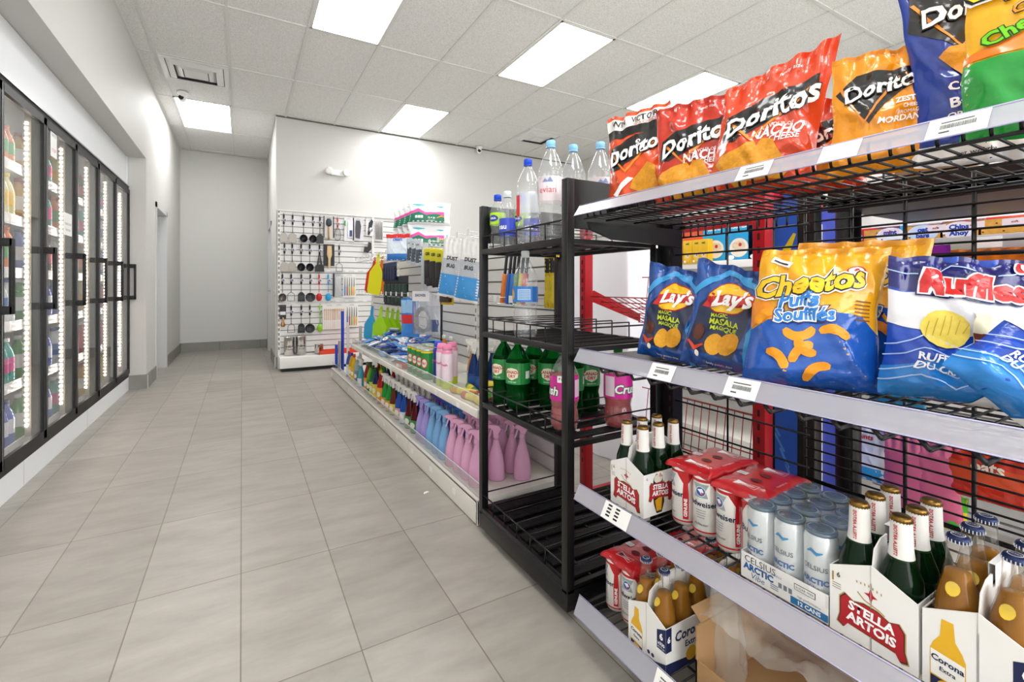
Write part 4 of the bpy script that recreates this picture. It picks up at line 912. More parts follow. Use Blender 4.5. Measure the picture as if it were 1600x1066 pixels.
# ================================================================ BOTTLES ON THE BLACK DRINKS RACK
WAT = thin('#f0f6fa', .09, .02, 'clear_pet_with_water', 1.5); PETC = thin('#e6eef2', .12, .03, 'clear_pet', 1.5)
def petbottle(name, h, r, mat, lab, labz, cap, liquid=None, capr=.0155, waist=True, art=None, shoulder=.72, ribs=True, lvl=.8):
    e = empty(name); b = MB(); H = h-.02; P_ = [(r*.55, .002), (r*.86, .0), (r*.98, .02*h/.3)]
    z = .09*h
    while z < shoulder*H:
        ink_ = labz[0]-.005 < z < labz[1]+.005
        P_.append((r*(1 if ink_ or not ribs else .965+.035*math.cos(z*260)), z)); z += h*.022
    if waist: P_ = [(rr*(1-.09*math.exp(-((zz-labz[0]+.03)/.016)**2)), zz) for rr, zz in P_]
    for k in range(7):
        t = (k+1)/7; P_.append((r*(1-t)**.8*.72+capr*.86+r*.28*(1-t)*(1-t)*.1, shoulder*H+(H-.012-shoulder*H)*t))
    P_ = [(max(rr, capr*.86), zz) for rr, zz in P_]
    b.lathe(P_+[(capr*.86, H)], mat, 28); b.obj('bottle_body', e)
    if liquid: b = MB(); b.lathe([(rr*.955, zz+.003) for rr, zz in P_ if zz < lvl*h]+[(0, lvl*h)], liquid, 24); b.obj('liquid', e)
    b = MB(); b.lathe([(capr*1.06, H-.006), (capr*1.1, H-.004), (capr*1.1, H-.002)], cap, 20)
    for k in range(24):
        a = 2*PI*k/24; b.box(capr*math.cos(a)-.0005, capr*math.cos(a)+.0005, capr*math.sin(a)-.0005, capr*math.sin(a)+.0005, H, h-.003, cap)
    b.lathe([(capr, H-.001), (capr, h-.002), (capr*.9, h), (0, h)], cap, 24); b.obj('cap', e)
    b = MB(); rl = r+.0012; b.lathe([(rl, labz[0]), (rl, labz[1])], lab, 32, cap=False)
    if art: art(b, cylmap(rl), (labz[0]+labz[1])/2)
    b.obj('label', e); return e
SOG = m('#0c7a2c', .05, tr=.85, ior=1.15, name='green_soda_plastic'); LG = m('#1a8a3c', .35, coat=.3); LBL = m('#2173c4', .35, coat=.2); CPG = m('#138a36', .35); CPB = m('#1f4fd0', .35); CPL = m('#8fc8ea', .35)
def a_ginger(b, mp, z):
    b.poly([(-.03, z+.008), (-.02, z+.020), (.0, z+.024), (.02, z+.020), (.03, z+.008), (.026, z-.014), (.0, z-.026), (-.026, z-.014)], m('#f2ecd2', .4), mp, .0005, .008)
    b.text('CANADA', .017, 0, z+.006, m('#c21a2a', .4), mp, .001, bold=.03, cell=.007); b.text('DRY', .017, 0, z-.010, m('#c21a2a', .4), mp, .001, bold=.03, cell=.007)
    b.text('GINGER ALE', .007, 0, z-.033, WI, mp, .0006, cell=.01); b.poly(rect(.06, .085, z-.02, z+.01), WI, mp, .0006, .008)
def a_crush(b, mp, z):
    b.outl = None; b.text('Crush', .042, -.045, z-.01, m('#1f5a2a', .4), mp, .0006, bold=.09, cell=.008, shear=.2); b.text('Crush', .042, -.045, z-.01, WI, mp, .0012, bold=.03, cell=.008, shear=.2)
    b.poly(rect(.005, .045, z+.022, z+.045), WI, mp, .0006, .008); b.text('P zero', .011, .025, z+.034, INK, mp, .001, bold=.03, cell=.01); b.poly(rect(.07, .10, z-.03, z+.03), m('#e8c4d8', .5), mp, .0006, .008)
    b.poly(rect(-.135, -.095, z-.035, z+.035), m('#e8d4e0', .5), mp, .0006, .008)
def a_evian(b, mp, z): b.text('evian', .032, .0, z-.005, m('#d8454a', .4), mp, .0006, bold=.0, cell=.008); b.poly([(-.02, z+.022), (-.008, z+.036), (0, z+.026), (.01, z+.04), (.022, z+.022)], m('#7a8ab8', .4), mp, .0006, .008); b.poly(rect(-.07, -.05, z-.02, z+.03), m('#8090b0', .5), mp, .0006, .008)
def a_blue(b, mp, z):
    b.poly(rect(.002, .055, z-.022, z+.02), m('#a9c8e6', .4), mp, .0006, .008); b.poly(ell(-.03, z, .016, .022, 12), m('#d8a84a', .4), mp, .0006, .008)
    for i in range(6): b.poly(rect(.006, .05, z+.012-i*.006, z+.014-i*.006), m('#5a86b8', .5), mp, .001, .01)
def a_green(b, mp, z): b.poly(ell(0, z, .024, .014, 16), m('#1d3fa0', .4), mp, .0006, .008); b.text('ESKA', .012, 0, z, WI, mp, .001, bold=.03, cell=.008)
def drb(key, build, x, y, k, label, rz=0, cat='bottle', grp=None):
    o = inst(key, build); place(o, (x, y, DZ[k]+.0056), FX+rz); tag(o, label, cat, grp or ('bottles on the black drinks rack')); return o
sp = lambda: petbottle('water_bottle', .235, .033, WAT, m('#b6e02a', .35), (.105, .155), CPB, art=a_green)
drb('eska', sp, .955, 1.775, 0, 'small lime-labelled water bottle with blue cap at the far end of the rack top', R(25))
sp2 = lambda: petbottle('water_bottle', .235, .033, WAT, m('#3a4fc4', .35), (.05, .12), m('#dfe6ea', .3), art=lambda b, mp, z: b.text('eau', .03, 0, z, WI, mp, .0006, bold=.02, cell=.008))
drb('eau', sp2, .955, 1.690, 0, 'small water bottle with indigo label and clear cap, second on the rack', R(20))
drb('eska', sp, 1.05, 1.73, 0, 'small blue-capped water bottle half hidden in the second row of rack top', R(20))
drb('eau', sp2, 1.045, 1.645, 0, 'small indigo-labelled water bottle just left of the tall blue-capped one', R(35))
drb('eska', sp, 1.10, 1.80, 0, 'small water bottle hidden deepest at the far corner of the rack top', R(50))
drb('tallw', lambda: petbottle('water_bottle', .335, .045, WAT, thin('#e4eaf4', .35, .1, 'clear_label'), (.12, .20), CPB, art=lambda b, mp, z: b.poly(rect(-.035, -.012, z-.05, z+.03), m('#d8232a', .4), mp, .0006, .008)), .965, 1.545, 0, 'tall water bottle with dark blue cap and red label flash on rack top', R(30))
ev = lambda: petbottle('water_bottle', .36, .046, WAT, thin('#f6e4ea', .55, .1, 'pale_pink_label'), (.14, .225), CPL, art=a_evian)
drb('evian', ev, .955, 1.375, 0, 'front tall water bottle with light blue cap and pink label', R(40))
drb('evian', ev, 1.055, 1.375, 0, 'light-blue-capped water bottle in the middle, behind the front tall one', R(10))
drb('evian', ev, 1.12, 1.30, 0, 'light-blue-capped water bottle closest to the red chip bags', R(60))
drb('spark', lambda: petbottle('water_bottle', .335, .049, WAT, LBL, (.135, .195), m('#e8ecee', .3), art=a_blue), .965, 1.565, 1, 'clear bottle with blue label standing alone on the second rack shelf', R(20))
gi = lambda: petbottle('soda_bottle', .288, .050, SOG, LG, (.105, .190), CPG, liquid=m('#0a4a1a', .1, tr=.5, ior=1.3), art=a_ginger, ribs=False, lvl=.62)
for i, (x, y, lb) in enumerate(((.985, 1.775, 'leftmost in the front row'), (.985, 1.655, 'second in the front row'), (1.10, 1.715, 'behind, left'), (1.10, 1.585, 'behind, beside the red soda'), (1.10, 1.45, 'behind the red soda'), (1.22, 1.66, 'deep in the third row'))):
    drb('ginger', gi, x, y, 2, f'green ginger ale bottle on the third rack shelf, {lb}', R(22+7*i), grp='green ginger ale bottles')
pk = m('#d81f9a', .35, coat=.3); RS = m('#c00d1c', .06, tr=.35, ior=1.2, name='red_soda')
cr_ = lambda: petbottle('soda_bottle', .288, .050, PETC, pk, (.105, .190), CPG, liquid=RS, art=a_crush, ribs=False, lvl=.70)
drb('crush', cr_, .985, 1.335, 2, 'red soda bottle with magenta label beside the rack corner post', R(20), grp='red soda bottles with magenta labels')
drb('crush', cr_, 1.175, 1.268, 2, 'red soda bottle with magenta label seen between the rack and chip shelves', R(140), grp='red soda bottles with magenta labels')
drb('ginger', gi, 1.215, 1.49, 2, 'green ginger ale bottle alone behind the corner post', R(70), grp='green ginger ale bottles')

# ================================================================ BACK WALL SLAT UNIT WITH KITCHEN TOOLS
SLAT = m('#e9e8e6', .45, name='white_slatboard'); GRV = m('#8f8e8c', .7, name='slat_groove_shadow_gap')
def slats(b, x0, x1, y, z0, z1, pitch=.0765, axis='y'):
    z = z0
    while z < z1-.005:                    # boards with real open grooves between them
        zt = min(z+pitch-.010, z1)
        if axis == 'y': b.box(x0, x1, y, y+.014, z, zt, SLAT); b.box(x0, x1, y+.0141, y+.022, z, min(z+pitch, z1), GRV)
        else: b.box(y, y+.014, x0, x1, z, zt, SLAT); b.box(y+.0141, y+.022, x0, x1, z, min(z+pitch, z1), GRV)
        z += pitch
    return b
UY = 6.85
wu = empty('slatwall_unit', (.41, 6.6, 0)); tag(wu, 'white slatwall display of kitchen tools against the back wall', 'slatwall display')
def wp(b, name, parent=None): b.v = [(x-.41, y-6.6, z) for x, y, z in b.v]; return b.obj(name, parent or wu)
wp(slats(MB(), .43, 2.65, UY, .20, 2.075), 'slat_panel')
for x in (.405, 1.62, 2.64):
    b = MB(); b.box(x, x+.032, UY-.02, UY+.03, .0, 2.085, WHT)
    if x < .5:
        z = .25
        while z < 2.05: b.box(x-.001, x+.0, UY-.008, UY+.008, z, z+.035, INK); b.box(x+.010, x+.021, UY-.0208, UY-.02, z, z+.035, INK); z += .062
    wp(b, 'upright')
wp(MB().box(.405, 2.67, UY-.025, UY+.03, 2.078, 2.092, WHT), 'top_rail')
b = MB(); b.box(.41, 2.67, 6.52, UY, .045, .185, WHT, .006); b.box(.44, 2.64, 6.56, UY, .0, .045, INK); wp(b, 'base_deck')
PEG = m('#d9d9db', .25, .9, name='chrome_peg_hook')
SILV = m('#7d7972', .35, 1, name='brushed_steel'); KB_ = m('#151517', .35, name='black_nylon'); WOOD = m('#c99a5e', .55, var=.15, bscale=30, name='beech_wood')
RTX = {}
rowtop = [at(474, 335, Y=6.80).z, at(474, 380, Y=6.80).z, at(474, 427, Y=6.80).z, at(474, 476, Y=6.80).z]
def handle(b, a, z0, z1, w_=.011):
    b.lathe([(w_*.6, z0), (w_, z0+.01), (w_*.75, (z0+z1)/2), (w_, z1-.012), (w_*.5, z1)], a, 10, sy=.7)
def tool(kind, col, hcol=KB_, L=.335):
    def f():
        e = empty(kind[1]); k = kind[0]
        b = MB(); handle(b, hcol, -.125, -.004); b.tube((0, 0, -.004), (0, .012, .006), .003, hcol, 6); b.obj('handle', e)
        if k != 'whisk': b = MB(); b.tube((0, 0, -.125), (0, 0, -L+.11), .0038, SILV if hcol is KB_ else hcol, 8); b.obj('shaft', e)
        b = MB()
        if k == 'turner': b.prism([(-.012, -L+.115), (.012, -L+.115), (.038, -L+.088), (.044, -L), (-.044, -L), (-.038, -L+.088)], -.0015, .0015, col)
        elif k == 'slotturner':
            b.prism([(-.012, -L+.115), (.012, -L+.115), (.036, -L+.09), (.040, -L), (-.040, -L), (-.036, -L+.09)], -.0015, .0015, col)
            for i in range(4): b.box(-.024+i*.014, -.018+i*.014, -.0022, -.0015, -L+.02, -L+.075, m('#55555a', .5))
        elif k == 'ladle':
            b.M = Matrix.Translation((0, -.012, -L+.05)) @ Matrix.Rotation(R(80), 4, 'X')
            b.lathe([(.004, -.03), (.026, -.022), (.040, -.005), (.044, .010), (.041, .010), (.036, -.004), (.022, -.018), (.0, -.024)], col, 20, cap=False, sy=1.15)
        elif k == 'spoon':
            b.grid(lambda u, v: (.034*(1-(2*v-1)**2)**.5*(2*u-1), .016*((2*u-1)**2*(1-(2*v-1)**2)+(2*v-1)**2)-.012, -L+.10*v), 12, 14, col)
        elif k == 'skimmer':
            b.M = Matrix.Translation((0, -.006, -L+.05)) @ Matrix.Rotation(R(84), 4, 'X')
            b.lathe([(.0, -.008), (.035, -.005), (.054, .004), (.056, .006), (.0535, .006), (.035, -.003), (0, -.006)], col, 24, cap=False)
            for i in range(5):
                for q in (-1, 0, 1): b.box(-.018+q*.016, -.008+q*.016, -.026+i*.011, -.021+i*.011, .0062, .0068, m('#6a6a6e', .5))
        elif k == 'tongs':
            for s_ in (-1, 1): b.prism([(s_*.004, -.12), (s_*.010, -.12), (s_*.040, -L+.03), (s_*.052, -L+.0), (s_*.012, -L), (s_*.014, -L+.05)], -.006, .006, col)
            b.prism([(-.05, -L+.07), (-.03, -L+.09), (.03, -L+.09), (.05, -L+.07), (.055, -L), (-.055, -L)], -.004, .004, col)
        elif k == 'whisk':
            for i in range(6):
                a = PI*i/6; pts = [(.040*math.sin(t)*math.cos(a)*(1.1 if t > PI/2 else 1), .03*math.sin(t)*math.sin(a), -.125-.17*(1-math.cos(t))/2) for t in [PI*q/8 for q in range(9)]]
                b.path(pts, .0014, SILV, 5); b.path([(-x, -y, z) for x, y, z in pts], .0014, SILV, 5)
        elif k == 'masher':
            b.path([(-.035, 0, -L+.09), (-.038, 0, -L+.01), (.038, 0, -L+.01), (.035, 0, -L+.09), (0, 0, -L+.12)], .0032, SILV, 6); b.path([(0, 0, -L+.12), (-.035, 0, -L+.09)], .0032, SILV, 6)
        b.obj('head', e)
        b = MB(); b.tube((.012, -.014, -.075), (.012, -.0155, -.075), .021, m('#d9d6dc', .4), 14); b.tube((.012, -.0156, -.075), (.012, -.016, -.075), .012, m('#8a86a0', .5), 12); b.obj('hang_tag', e)
        b = MB(); b.tube((0, .03, .008), (0, -.03, .008), .0022, PEG, 6); b.tube((0, -.03, .008), (0, -.034, .016), .0022, PEG, 6); b.obj('peg_hook', e)
        return e
    return f
def hangat(key, build, u, r, label, cat, grp=None, dv=0):
    o = inst(key, build); p = at(u, 400, Y=UY-.035); place(o, (p.x, UY-.035, rowtop[r]+dv), 0, s=1.1); tag(o, label, cat, grp); return o
RN = ['top', 'second', 'third', 'lowest']
def col_(u): return f'{RN[0]}'
LISTS = [
 (0, 443.5, ('turner', 'spatula'), SILV, KB_, 'steel spatula with black handle, first from left on the top peg row'),
 (0, 457.3, ('turner', 'spatula'), SILV, KB_, 'steel spatula with black handle, second from left on the top peg row'),
 (0, 474.4, ('ladle', 'ladle'), KB_, KB_, 'black ladle hanging third on the top peg row'),
 (0, 489.0, ('ladle', 'ladle'), KB_, KB_, 'black ladle hanging fourth on the top peg row'),
 (0, 500.0, ('turner', 'spatula'), KB_, KB_, 'black nylon spatula hanging fifth on the top peg row'),
 (1, 444.5, ('turner', 'spatula'), SILV, KB_, 'steel spatula, leftmost on the second peg row'),
 (1, 456.6, ('turner', 'spatula'), SILV, KB_, 'steel spatula, second from left on the second peg row'),
 (1, 470.5, ('ladle', 'ladle'), KB_, KB_, 'black ladle, third on the second peg row'),
 (1, 484.0, ('ladle', 'ladle'), KB_, KB_, 'black ladle, fourth on the second peg row'),
 (1, 499.3, ('tongs', 'kitchen_tongs'), KB_, KB_, 'wide black kitchen tongs, fifth on the second peg row'),
 (2, 441.3, ('ladle', 'ladle'), SILV, KB_, 'shiny steel ladle with black handle at the left of the third peg row'),
 (2, 470.8, ('slotturner', 'spatula'), KB_, KB_, 'black slotted spatula on the third peg row'),
 (2, 484.9, ('skimmer', 'skimmer'), KB_, KB_, 'round black skimmer on the third peg row'),
 (2, 498.7, ('spoon', 'spoon'), m('#d0202a', .35), m('#d0202a', .35), 'red kitchen spoon on the third peg row'),
 (2, 513.0, ('spoon', 'spoon'), m('#2aa3dd', .35), m('#2aa3dd', .35), 'light blue kitchen spoon on the third peg row'),
 (3, 470.8, ('slotturner', 'spatula'), KB_, KB_, 'small black slotted spatula on the lowest peg row'),
 (3, 484.2, ('skimmer', 'skimmer'), KB_, KB_, 'round black skimmer on the lowest peg row'),
 (3, 500.0, ('spoon', 'spoon'), m('#8fd02a', .35), m('#8fd02a', .35), 'lime green kitchen spoon on the lowest peg row'),
 (0, 527.5, ('whisk', 'whisk'), SILV, m('#c8321e', .35), 'wire whisk with red handle on the top peg row'),
 (3, 455.0, ('masher', 'potato_masher'), SILV, KB_, 'wire potato masher on the lowest peg row'),
 (2, 455.0, ('masher', 'potato_masher'), SILV, KB_, 'wire potato masher on the third peg row'),
 (1, 530.0, ('masher', 'potato_masher'), SILV, KB_, 'wire potato masher, rightmost on the second peg row')]
for r_, u, kd, c, h, lb in LISTS: hangat('t'+kd[0]+c.name+h.name, tool(kd, c, h), u, r_, lb, kd[1].replace('_', ' '), 'kitchen tools on the slatwall', dv=-.01)
def cardpack(w_, h_, back, items, name='carded_kitchen_tool'):
    def f():
        e = empty(name); b = MB(); b.box(-w_/2, w_/2, 0, .0015, -h_, 0, back, 0)
        b.text('KITCHEN', .014, 0, -.018, m('#666666', .5), frontmap(0), .0004); b.obj('backing_card', e)
        for nm, fn in items: b = MB(); fn(b); b.obj(nm, e)
        b = MB(); b.tube((0, .03, -.006), (0, -.03, -.006), .0022, PEG, 6); b.obj('peg_hook', e)
        return e
    return f
WC = m('#e8e6ea', .4); KC = m('#202024', .4)
def tb(x, z0, z1, r_, a): return lambda b: b.tube((x, -.01, z0), (x, -.01, z1), r_, a, 8)
hangat('c1', cardpack(.125, .27, m('#d8d2d0', .5), [('brush_head', lambda b: b.lathe([(.01, -.13), (.032, -.11), (.034, -.06), (.02, -.03)], m('#2a3a44', .4), 14, sy=.4, c=(0, -.014, 0))), ('wooden_handle', tb(0, -.30, -.13, .010, WOOD)), ('black_frame', lambda b: (b.box(-.062, -.050, -.004, 0, -.27, 0, KC), b.box(.050, .062, -.004, 0, -.27, 0, KC)))]), 513.7, 0, 'carded wooden-handled brush on the top peg row', 'kitchen tool')
hangat('c2', cardpack(.12, .30, m('#e9e7ea', .45), [('grater', lambda b: b.box(-.02, .045, -.012, -.002, -.26, -.05, m('#c9cacf', .35, .6), .003)), ('green_tab', lambda b: b.box(-.06, -.045, -.006, 0, -.11, -.04, m('#2aa04a', .4))), ('print', lambda b: b.box(.0, .035, -.0128, -.012, -.24, -.16, m('#3a4a7a', .5)))]), 545.7, 0, 'white carded grater with green tab on the top peg row', 'kitchen tool')
hangat('c3', cardpack(.13, .29, m('#dedade', .45), [('peeler', lambda b: b.prism([(-.03, -.25), (.02, -.26), (.035, -.10), (.02, -.03), (-.025, -.03), (-.035, -.12)], -.014, -.002, m('#3a3a42', .3)))]), 559.5, 0, 'grey and black carded tool beside the white grater card', 'kitchen tool')
hangat('c4', cardpack(.10, .22, m('#eae8ea', .45), [('scissors', lambda b: (b.prism([(-.03, -.20), (-.015, -.05), (.02, 0), (.04, -.03), (.02, -.12), (-.01, -.21)], -.012, -.002, KC), b.tube((.005, -.014, -.14), (.005, -.018, -.14), .028, m('#d6d6da', .3, .8), 16)))]), 578, 0, 'black scissors on the top peg row', 'scissors')
hangat('c5', cardpack(.11, .28, m('#e2e0e0', .45), [('skewers', lambda b: [b.tube((-.04+i*.016, -.008, -.26), (-.04+i*.016, -.008, -.03), .004, SILV, 6) for i in range(6)])]), 592, 0, 'bundle of shiny steel pieces, rightmost on the top peg row', 'kitchen tool')
hangat('c6', cardpack(.13, .27, m('#202024', .5), [('paddle', lambda b: b.prism([(-.01, -.30), (.015, -.30), (.018, -.18), (.035, -.13), (.03, -.02), (-.02, -.02), (-.025, -.13), (-.008, -.18)], -.012, -.002, m('#d8b88a', .5)))]), 514, 1, 'pale wooden paddle on a black card, second peg row', 'kitchen tool')
for r_, u, lb in ((2, 526.5, 'black-edged card with clear plastic knives on the third peg row'),):
    hangat('c7', cardpack(.10, .28, m('#c9cbcc', .4), [('black_edge', lambda b: b.box(-.05, -.03, -.01, 0, -.29, 0, KC)), ('blister', lambda b: b.box(-.02, .045, -.02, -.001, -.25, -.04, thin('#e6eaec', .35, .06), .004))]), u, r_, lb, 'kitchen tool')
KN = ['#2a7fd0', '#d0262a', '#7ab82a', '#f08a1c', '#e8c01c']
def knives(w_, h_, lay):
    def g(b):
        for i, c in enumerate(KN):
            x = -w_*.36+i*w_*.18; b.box(x-.007, x+.007, -.009, -.002, -h_*.92, -h_*.55, m(c, .35), .002); b.prism([(x-.006, -h_*.55), (x+.006, -h_*.55), (x+.004, -h_*.2), (x-.002, -h_*.12)], -.006, -.003, SILV)
    return cardpack(w_, h_, m('#f0efed', .45), [('knives', g)], 'knife_set')
hangat('k1', knives(.155, .30, 0), 546, 2, 'carded set of rainbow-handled knives on the third peg row', 'knife set')
hangat('k2', knives(.155, .30, 0), 549.8, 3, 'carded set of rainbow-handled knives on the lowest peg row', 'knife set')
PBE = m('#dcb68e', .5)
def chop(b):
    for i in range(6): b.box(-.062+i*.023, -.054+i*.023, -.006, -.002, -.20, -.06, PBE); b.box(-.060+i*.023, -.056+i*.023, -.006, -.002, -.30, -.22, m('#e6d3c8', .5)); b.tube((-.058+i*.023, -.006, -.07), (-.058+i*.023, -.009, -.07), .009, PBE, 10)
hangat('w1', cardpack(.165, .315, m('#f0ece8', .45), [('wooden_cutlery', chop)], 'cutlery_pack'), 515, 3, 'white card of wooden cutlery, left of two on the lowest peg row', 'cutlery pack')
hangat('w1', None, 529.5, 3, 'white card of wooden cutlery, right of two on the lowest peg row', 'cutlery pack')
hangat('g1', cardpack(.07, .17, KC, [('label', lambda b: b.box(-.03, .03, -.002, 0, -.12, -.08, WC)), ('scoops', lambda b: (b.lathe([(.02, -.26), (.028, -.24), (.01, -.19), (.006, -.15)], m('#b98a5a', .3, .9), 14, sy=.5, c=(0, -.012, 0))))]), 442, 3, 'copper coloured scoops on a black card at the lowest left corner', 'kitchen tool')
hangat('bh', lambda: (lambda e: (MB().prism([(-.05, -.10), (.0, -.11), (.045, -.06), (.045, .02), (.01, .03), (.0, -.03), (-.04, -.03)], -.03, -.01, KC).obj('hook_body', e), e)[1])(empty('utensil_hook')), 574, 1, 'small black clip hanging alone to the right on the second row', 'hook', dv=.02)
# price rails above each row
for r_ in range(4):
    b = MB(); z = rowtop[r_]+.035; b.box(.45, 1.95, UY-.012, UY-.002, z-.006, z+.012, m('#dfdedc', .4))
    for i in range(9): b.box(.50+i*.125, .55+i*.125, UY-.0135, UY-.012, z-.006, z+.012, PAPER)
    wp(b, 'price_rail')
# pots and tray
def pot():
    e = empty('steel_pot'); b = MB(); b.lathe([(.06, 0), (.068, .004), (.069, .115), (.072, .118), (.069, .1185), (.066, .115), (.065, .008), (0, .006)], m('#c3bfba', .2, 1, name='polished_steel_pot'), 32); b.obj('pot_body', e)
    b = MB(); b.path([(.069, -.03, .085), (.092, -.03, .085), (.092, .03, .085), (.069, .03, .085)], .004, SILV, 8); b.path([(-.069, -.03, .085), (-.092, -.03, .085), (-.092, .03, .085), (-.069, .03, .085)], .004, SILV, 8); b.obj('handles', e)
    b = MB(); b.poly(ell(.045, .05, .022, .022, 16), m('#dedad6', .4), cylmap(.0695), .0006); b.obj('sticker', e); return e
for (u, z, lb) in ((452, .186, 'polished steel pot, bottom left of the stacked four'), (470, .186, 'polished steel pot, bottom right of the stacked four'), (452, .306, 'polished steel pot, top left of the stacked four'), (470, .306, 'polished steel pot, top right of the stacked four')):
    o = inst('pot', pot); p = at(u, 550, Y=6.70); place(o, (p.x, 6.70, z), R(90), s=(.92, .92, 1)); tag(o, lb, 'pot', 'steel pots stacked on the base deck')
OR = m('#e2431c', .35, name='orange_red_plastic')
b = MB(); b.box(-.30, .30, -.10, .10, 0, .008, OR, .003); 
for q in ((-.30, .30, -.10, -.092), (-.30, .30, .092, .10), (-.30, -.292, -.1, .1), (.292, .30, -.1, .1)): b.box(*q, .006, .045, OR, .002)
o = b.obj('plastic_tray'); p = at(520, 560, Y=6.66); place(o, (p.x+.12, 6.66, .186)); tag(o, 'orange-red plastic tray on the base deck of the slatwall', 'tray')
o = inst('pot', pot); p = at(498, 550, Y=6.68); place(o, (p.x, 6.66, .196), R(90)); o.scale = (.78, .78, 1.0); tag(o, 'single steel pot standing in the orange-red tray', 'pot', 'steel pots stacked on the base deck')

# ================================================================ GONDOLA SHELVING ALONG THE AISLE
GX0, GXB, GY0, GY1, GH = .915, 1.40, 1.895, 5.87, 1.405
gd = empty('gondola_shelving', (GX0, GY0, 0)); tag(gd, 'long white gondola shelving of household goods along the aisle', 'gondola shelving')
def gp(b, name, parent=None): b.v = [(x-GX0, y-GY0, z) for x, y, z in b.v]; return b.obj(name, parent or gd)
gp(slats(MB(), GY0, GY1, GXB, .12, GH, axis='x'), 'slat_panel')
gp(MB().box(GXB+.024, GXB+.045, GY0, GY1, 0, GH, SLAT), 'back_board')
GB = m('#e6e2d9', .4, name='cream_white_enamel')
b = MB(); b.box(GX0, GX0+.012, GY0, GY1, .005, .115, GB, .003); b.box(GX0, GXB, GY0, GY1, .105, .118, GB); b.box(GX0, GXB, GY0, GY0+.01, .005, .105, GB); b.box(GX0, GXB, GY1-.01, GY1, .005, .105, GB)
for y in (GY0+1.0, GY0+2.0, GY0+3.0): b.box(GX0-.0006, GX0, y, y+.004, .01, .113, m('#b9b5ac', .6))
gp(b, 'base_deck')
ACR = thin('#e4f0ee', .10, .03, 'acrylic_guard', 1.45)
for k in range(4):
    y0 = GY0+.01+k*.99
    b = MB(); b.box(GX0+.016, GX0+.019, y0, y0+.985, .118, .185, ACR); b.box(GX0+.0155, GX0+.0195, y0, y0+.985, .184, .1865, m('#dfeeee', .2)); gp(b, 'acrylic_guard')
for y in (GY0+.0, GY0+1.0, GY0+2.0, GY0+2.85, GY1-.03):
    b = MB(); b.box(GXB-.006, GXB+.03, y, y+.03, 0, GH, WHT)
    z = .6
    while z < 1.4: b.box(GXB-.0065, GXB-.006, y+.010, y+.020, z, z+.03, INK); z += .06
    gp(b, 'upright')
USZ = .518
b = MB(); b.box(GX0+.008, GXB, GY0, 4.72, USZ-.012, USZ, GB); b.box(GX0, GX0+.014, GY0, 4.72, USZ-.032, USZ+.006, GB, .003)
for y in (GY0+.0, GY0+1.0, GY0+2.0, 4.70): b.prism([(GX0+.02, USZ-.012), (GXB, USZ-.012), (GXB, USZ-.11), (GX0+.1, USZ-.03)], y, y+.006, GB)
gp(b, 'upper_shelf')
for k in range(3):
    y0 = GY0+.01+k*.94; b = MB(); b.box(GX0+.016, GX0+.019, y0, y0+.93, USZ, USZ+.062, ACR); b.box(GX0+.0155, GX0+.0195, y0, y0+.93, USZ+.061, USZ+.0635, m('#dfeeee', .2)); gp(b, 'acrylic_guard')
b = MB()
for y in [GY0+.25+i*.33 for i in range(12)]: b.box(GX0-.0016, GX0-.0004, y, y+.035, .045, .072, PAPER)
for y in [GY0+.2+i*.3 for i in range(9)]: b.box(GX0-.0016, GX0-.0004, y, y+.035, USZ-.028, USZ-.004, PAPER)
gp(b, 'price_tickets')
for i in range(46):
    y = 2.0+(i % 23)*.165; z = 1.36 if i < 23 else .98
    b = MB(); b.tube((GXB+.002, y, z), (GXB-.24, y, z+.01), .0028, PEG, 6); b.tube((GXB+.002, y, z+.035), (GXB-.25, y, z+.045), .0018, PEG, 6); b.box(GXB-.252, GXB-.25, y-.018, y+.018, z+.02, z+.055, PAPER); gp(b, 'peg_hook')
def gpl(o, u=None, x=1.05, z=0, y=None, v=500, rz=0, lab='', cat='', grp=None, s=None):
    yy = y if y is not None else at(u, v, X=x).y
    place(o, (x, yy, z), FX+rz, s=s); tag(o, lab, cat, grp); return o
# -- spray bottles, coloured plastic
def spray(body, head, h=.27, r=.038, lab=None, tr=.25, art=None, solid=False):
    def f():
        e = empty('spray_bottle'); bm_ = m(body, .25, tr=tr, ior=1.2, coat=.2) ; hm = m(head, .35, tr=0 if solid else tr*.5, ior=1.2); H = h*.72
        b = MB(); b.lathe([(r*.9, 0), (r, .006), (r, H*.30), (r*.93, H*.45), (r*.78, H*.62), (r*.52, H*.80), (r*.36, H*.92), (r*.36, H)], bm_, 24, sy=.78); b.obj('bottle_body', e)
        b = MB(); b.lathe([(.0155, H-.004), (.0155, H+.018), (.011, H+.024)], hm, 16)
        z = H+.020
        b.prism([(-.010, z), (.012, z), (.020, z+.014), (.030, z+.030), (.016, z+.044), (-.020, z+.046), (-.036, z+.044), (-.040, z+.030), (-.022, z+.026), (-.012, z+.014)], -.011, .011, hm)
        b.tube((-.040, 0, z+.037), (-.048, 0, z+.037), .007, hm, 10); b.obj('spray_head', e)
        b = MB(); b.prism([(-.020, z+.028), (-.026, z+.027), (-.032, z+.006), (-.040, z-.018), (-.035, z-.020), (-.026, z+.004)], -.006, .006, hm); b.obj('trigger', e)
        if lab:
            b = MB(); rr = r*1.0
            mp = lambda x, zz, o: ((rr+o)*math.sin(x/rr), -(rr*.78+o)*math.cos(x/rr), zz)
            b.poly(rect(-.036, .036, H*.05, H*.42), m(lab, .4), mp, .0012, .01); b.poly(ell(0, H*.26, .022, .02, 14), m(art or '#f2efe0', .4), mp, .0018, .01); b.obj('label', e)
        return e
    return f
LAV, SKY, PNK = '#8f86d8', '#6fa6dc', '#eb9ccb'
def cn(i): return ORD[i]
ypos = 0
seq = [('lavender', '#b9a8ee', 3), ('sky blue', '#74aee4', 4), ('pink', '#f2a3cf', 9)]
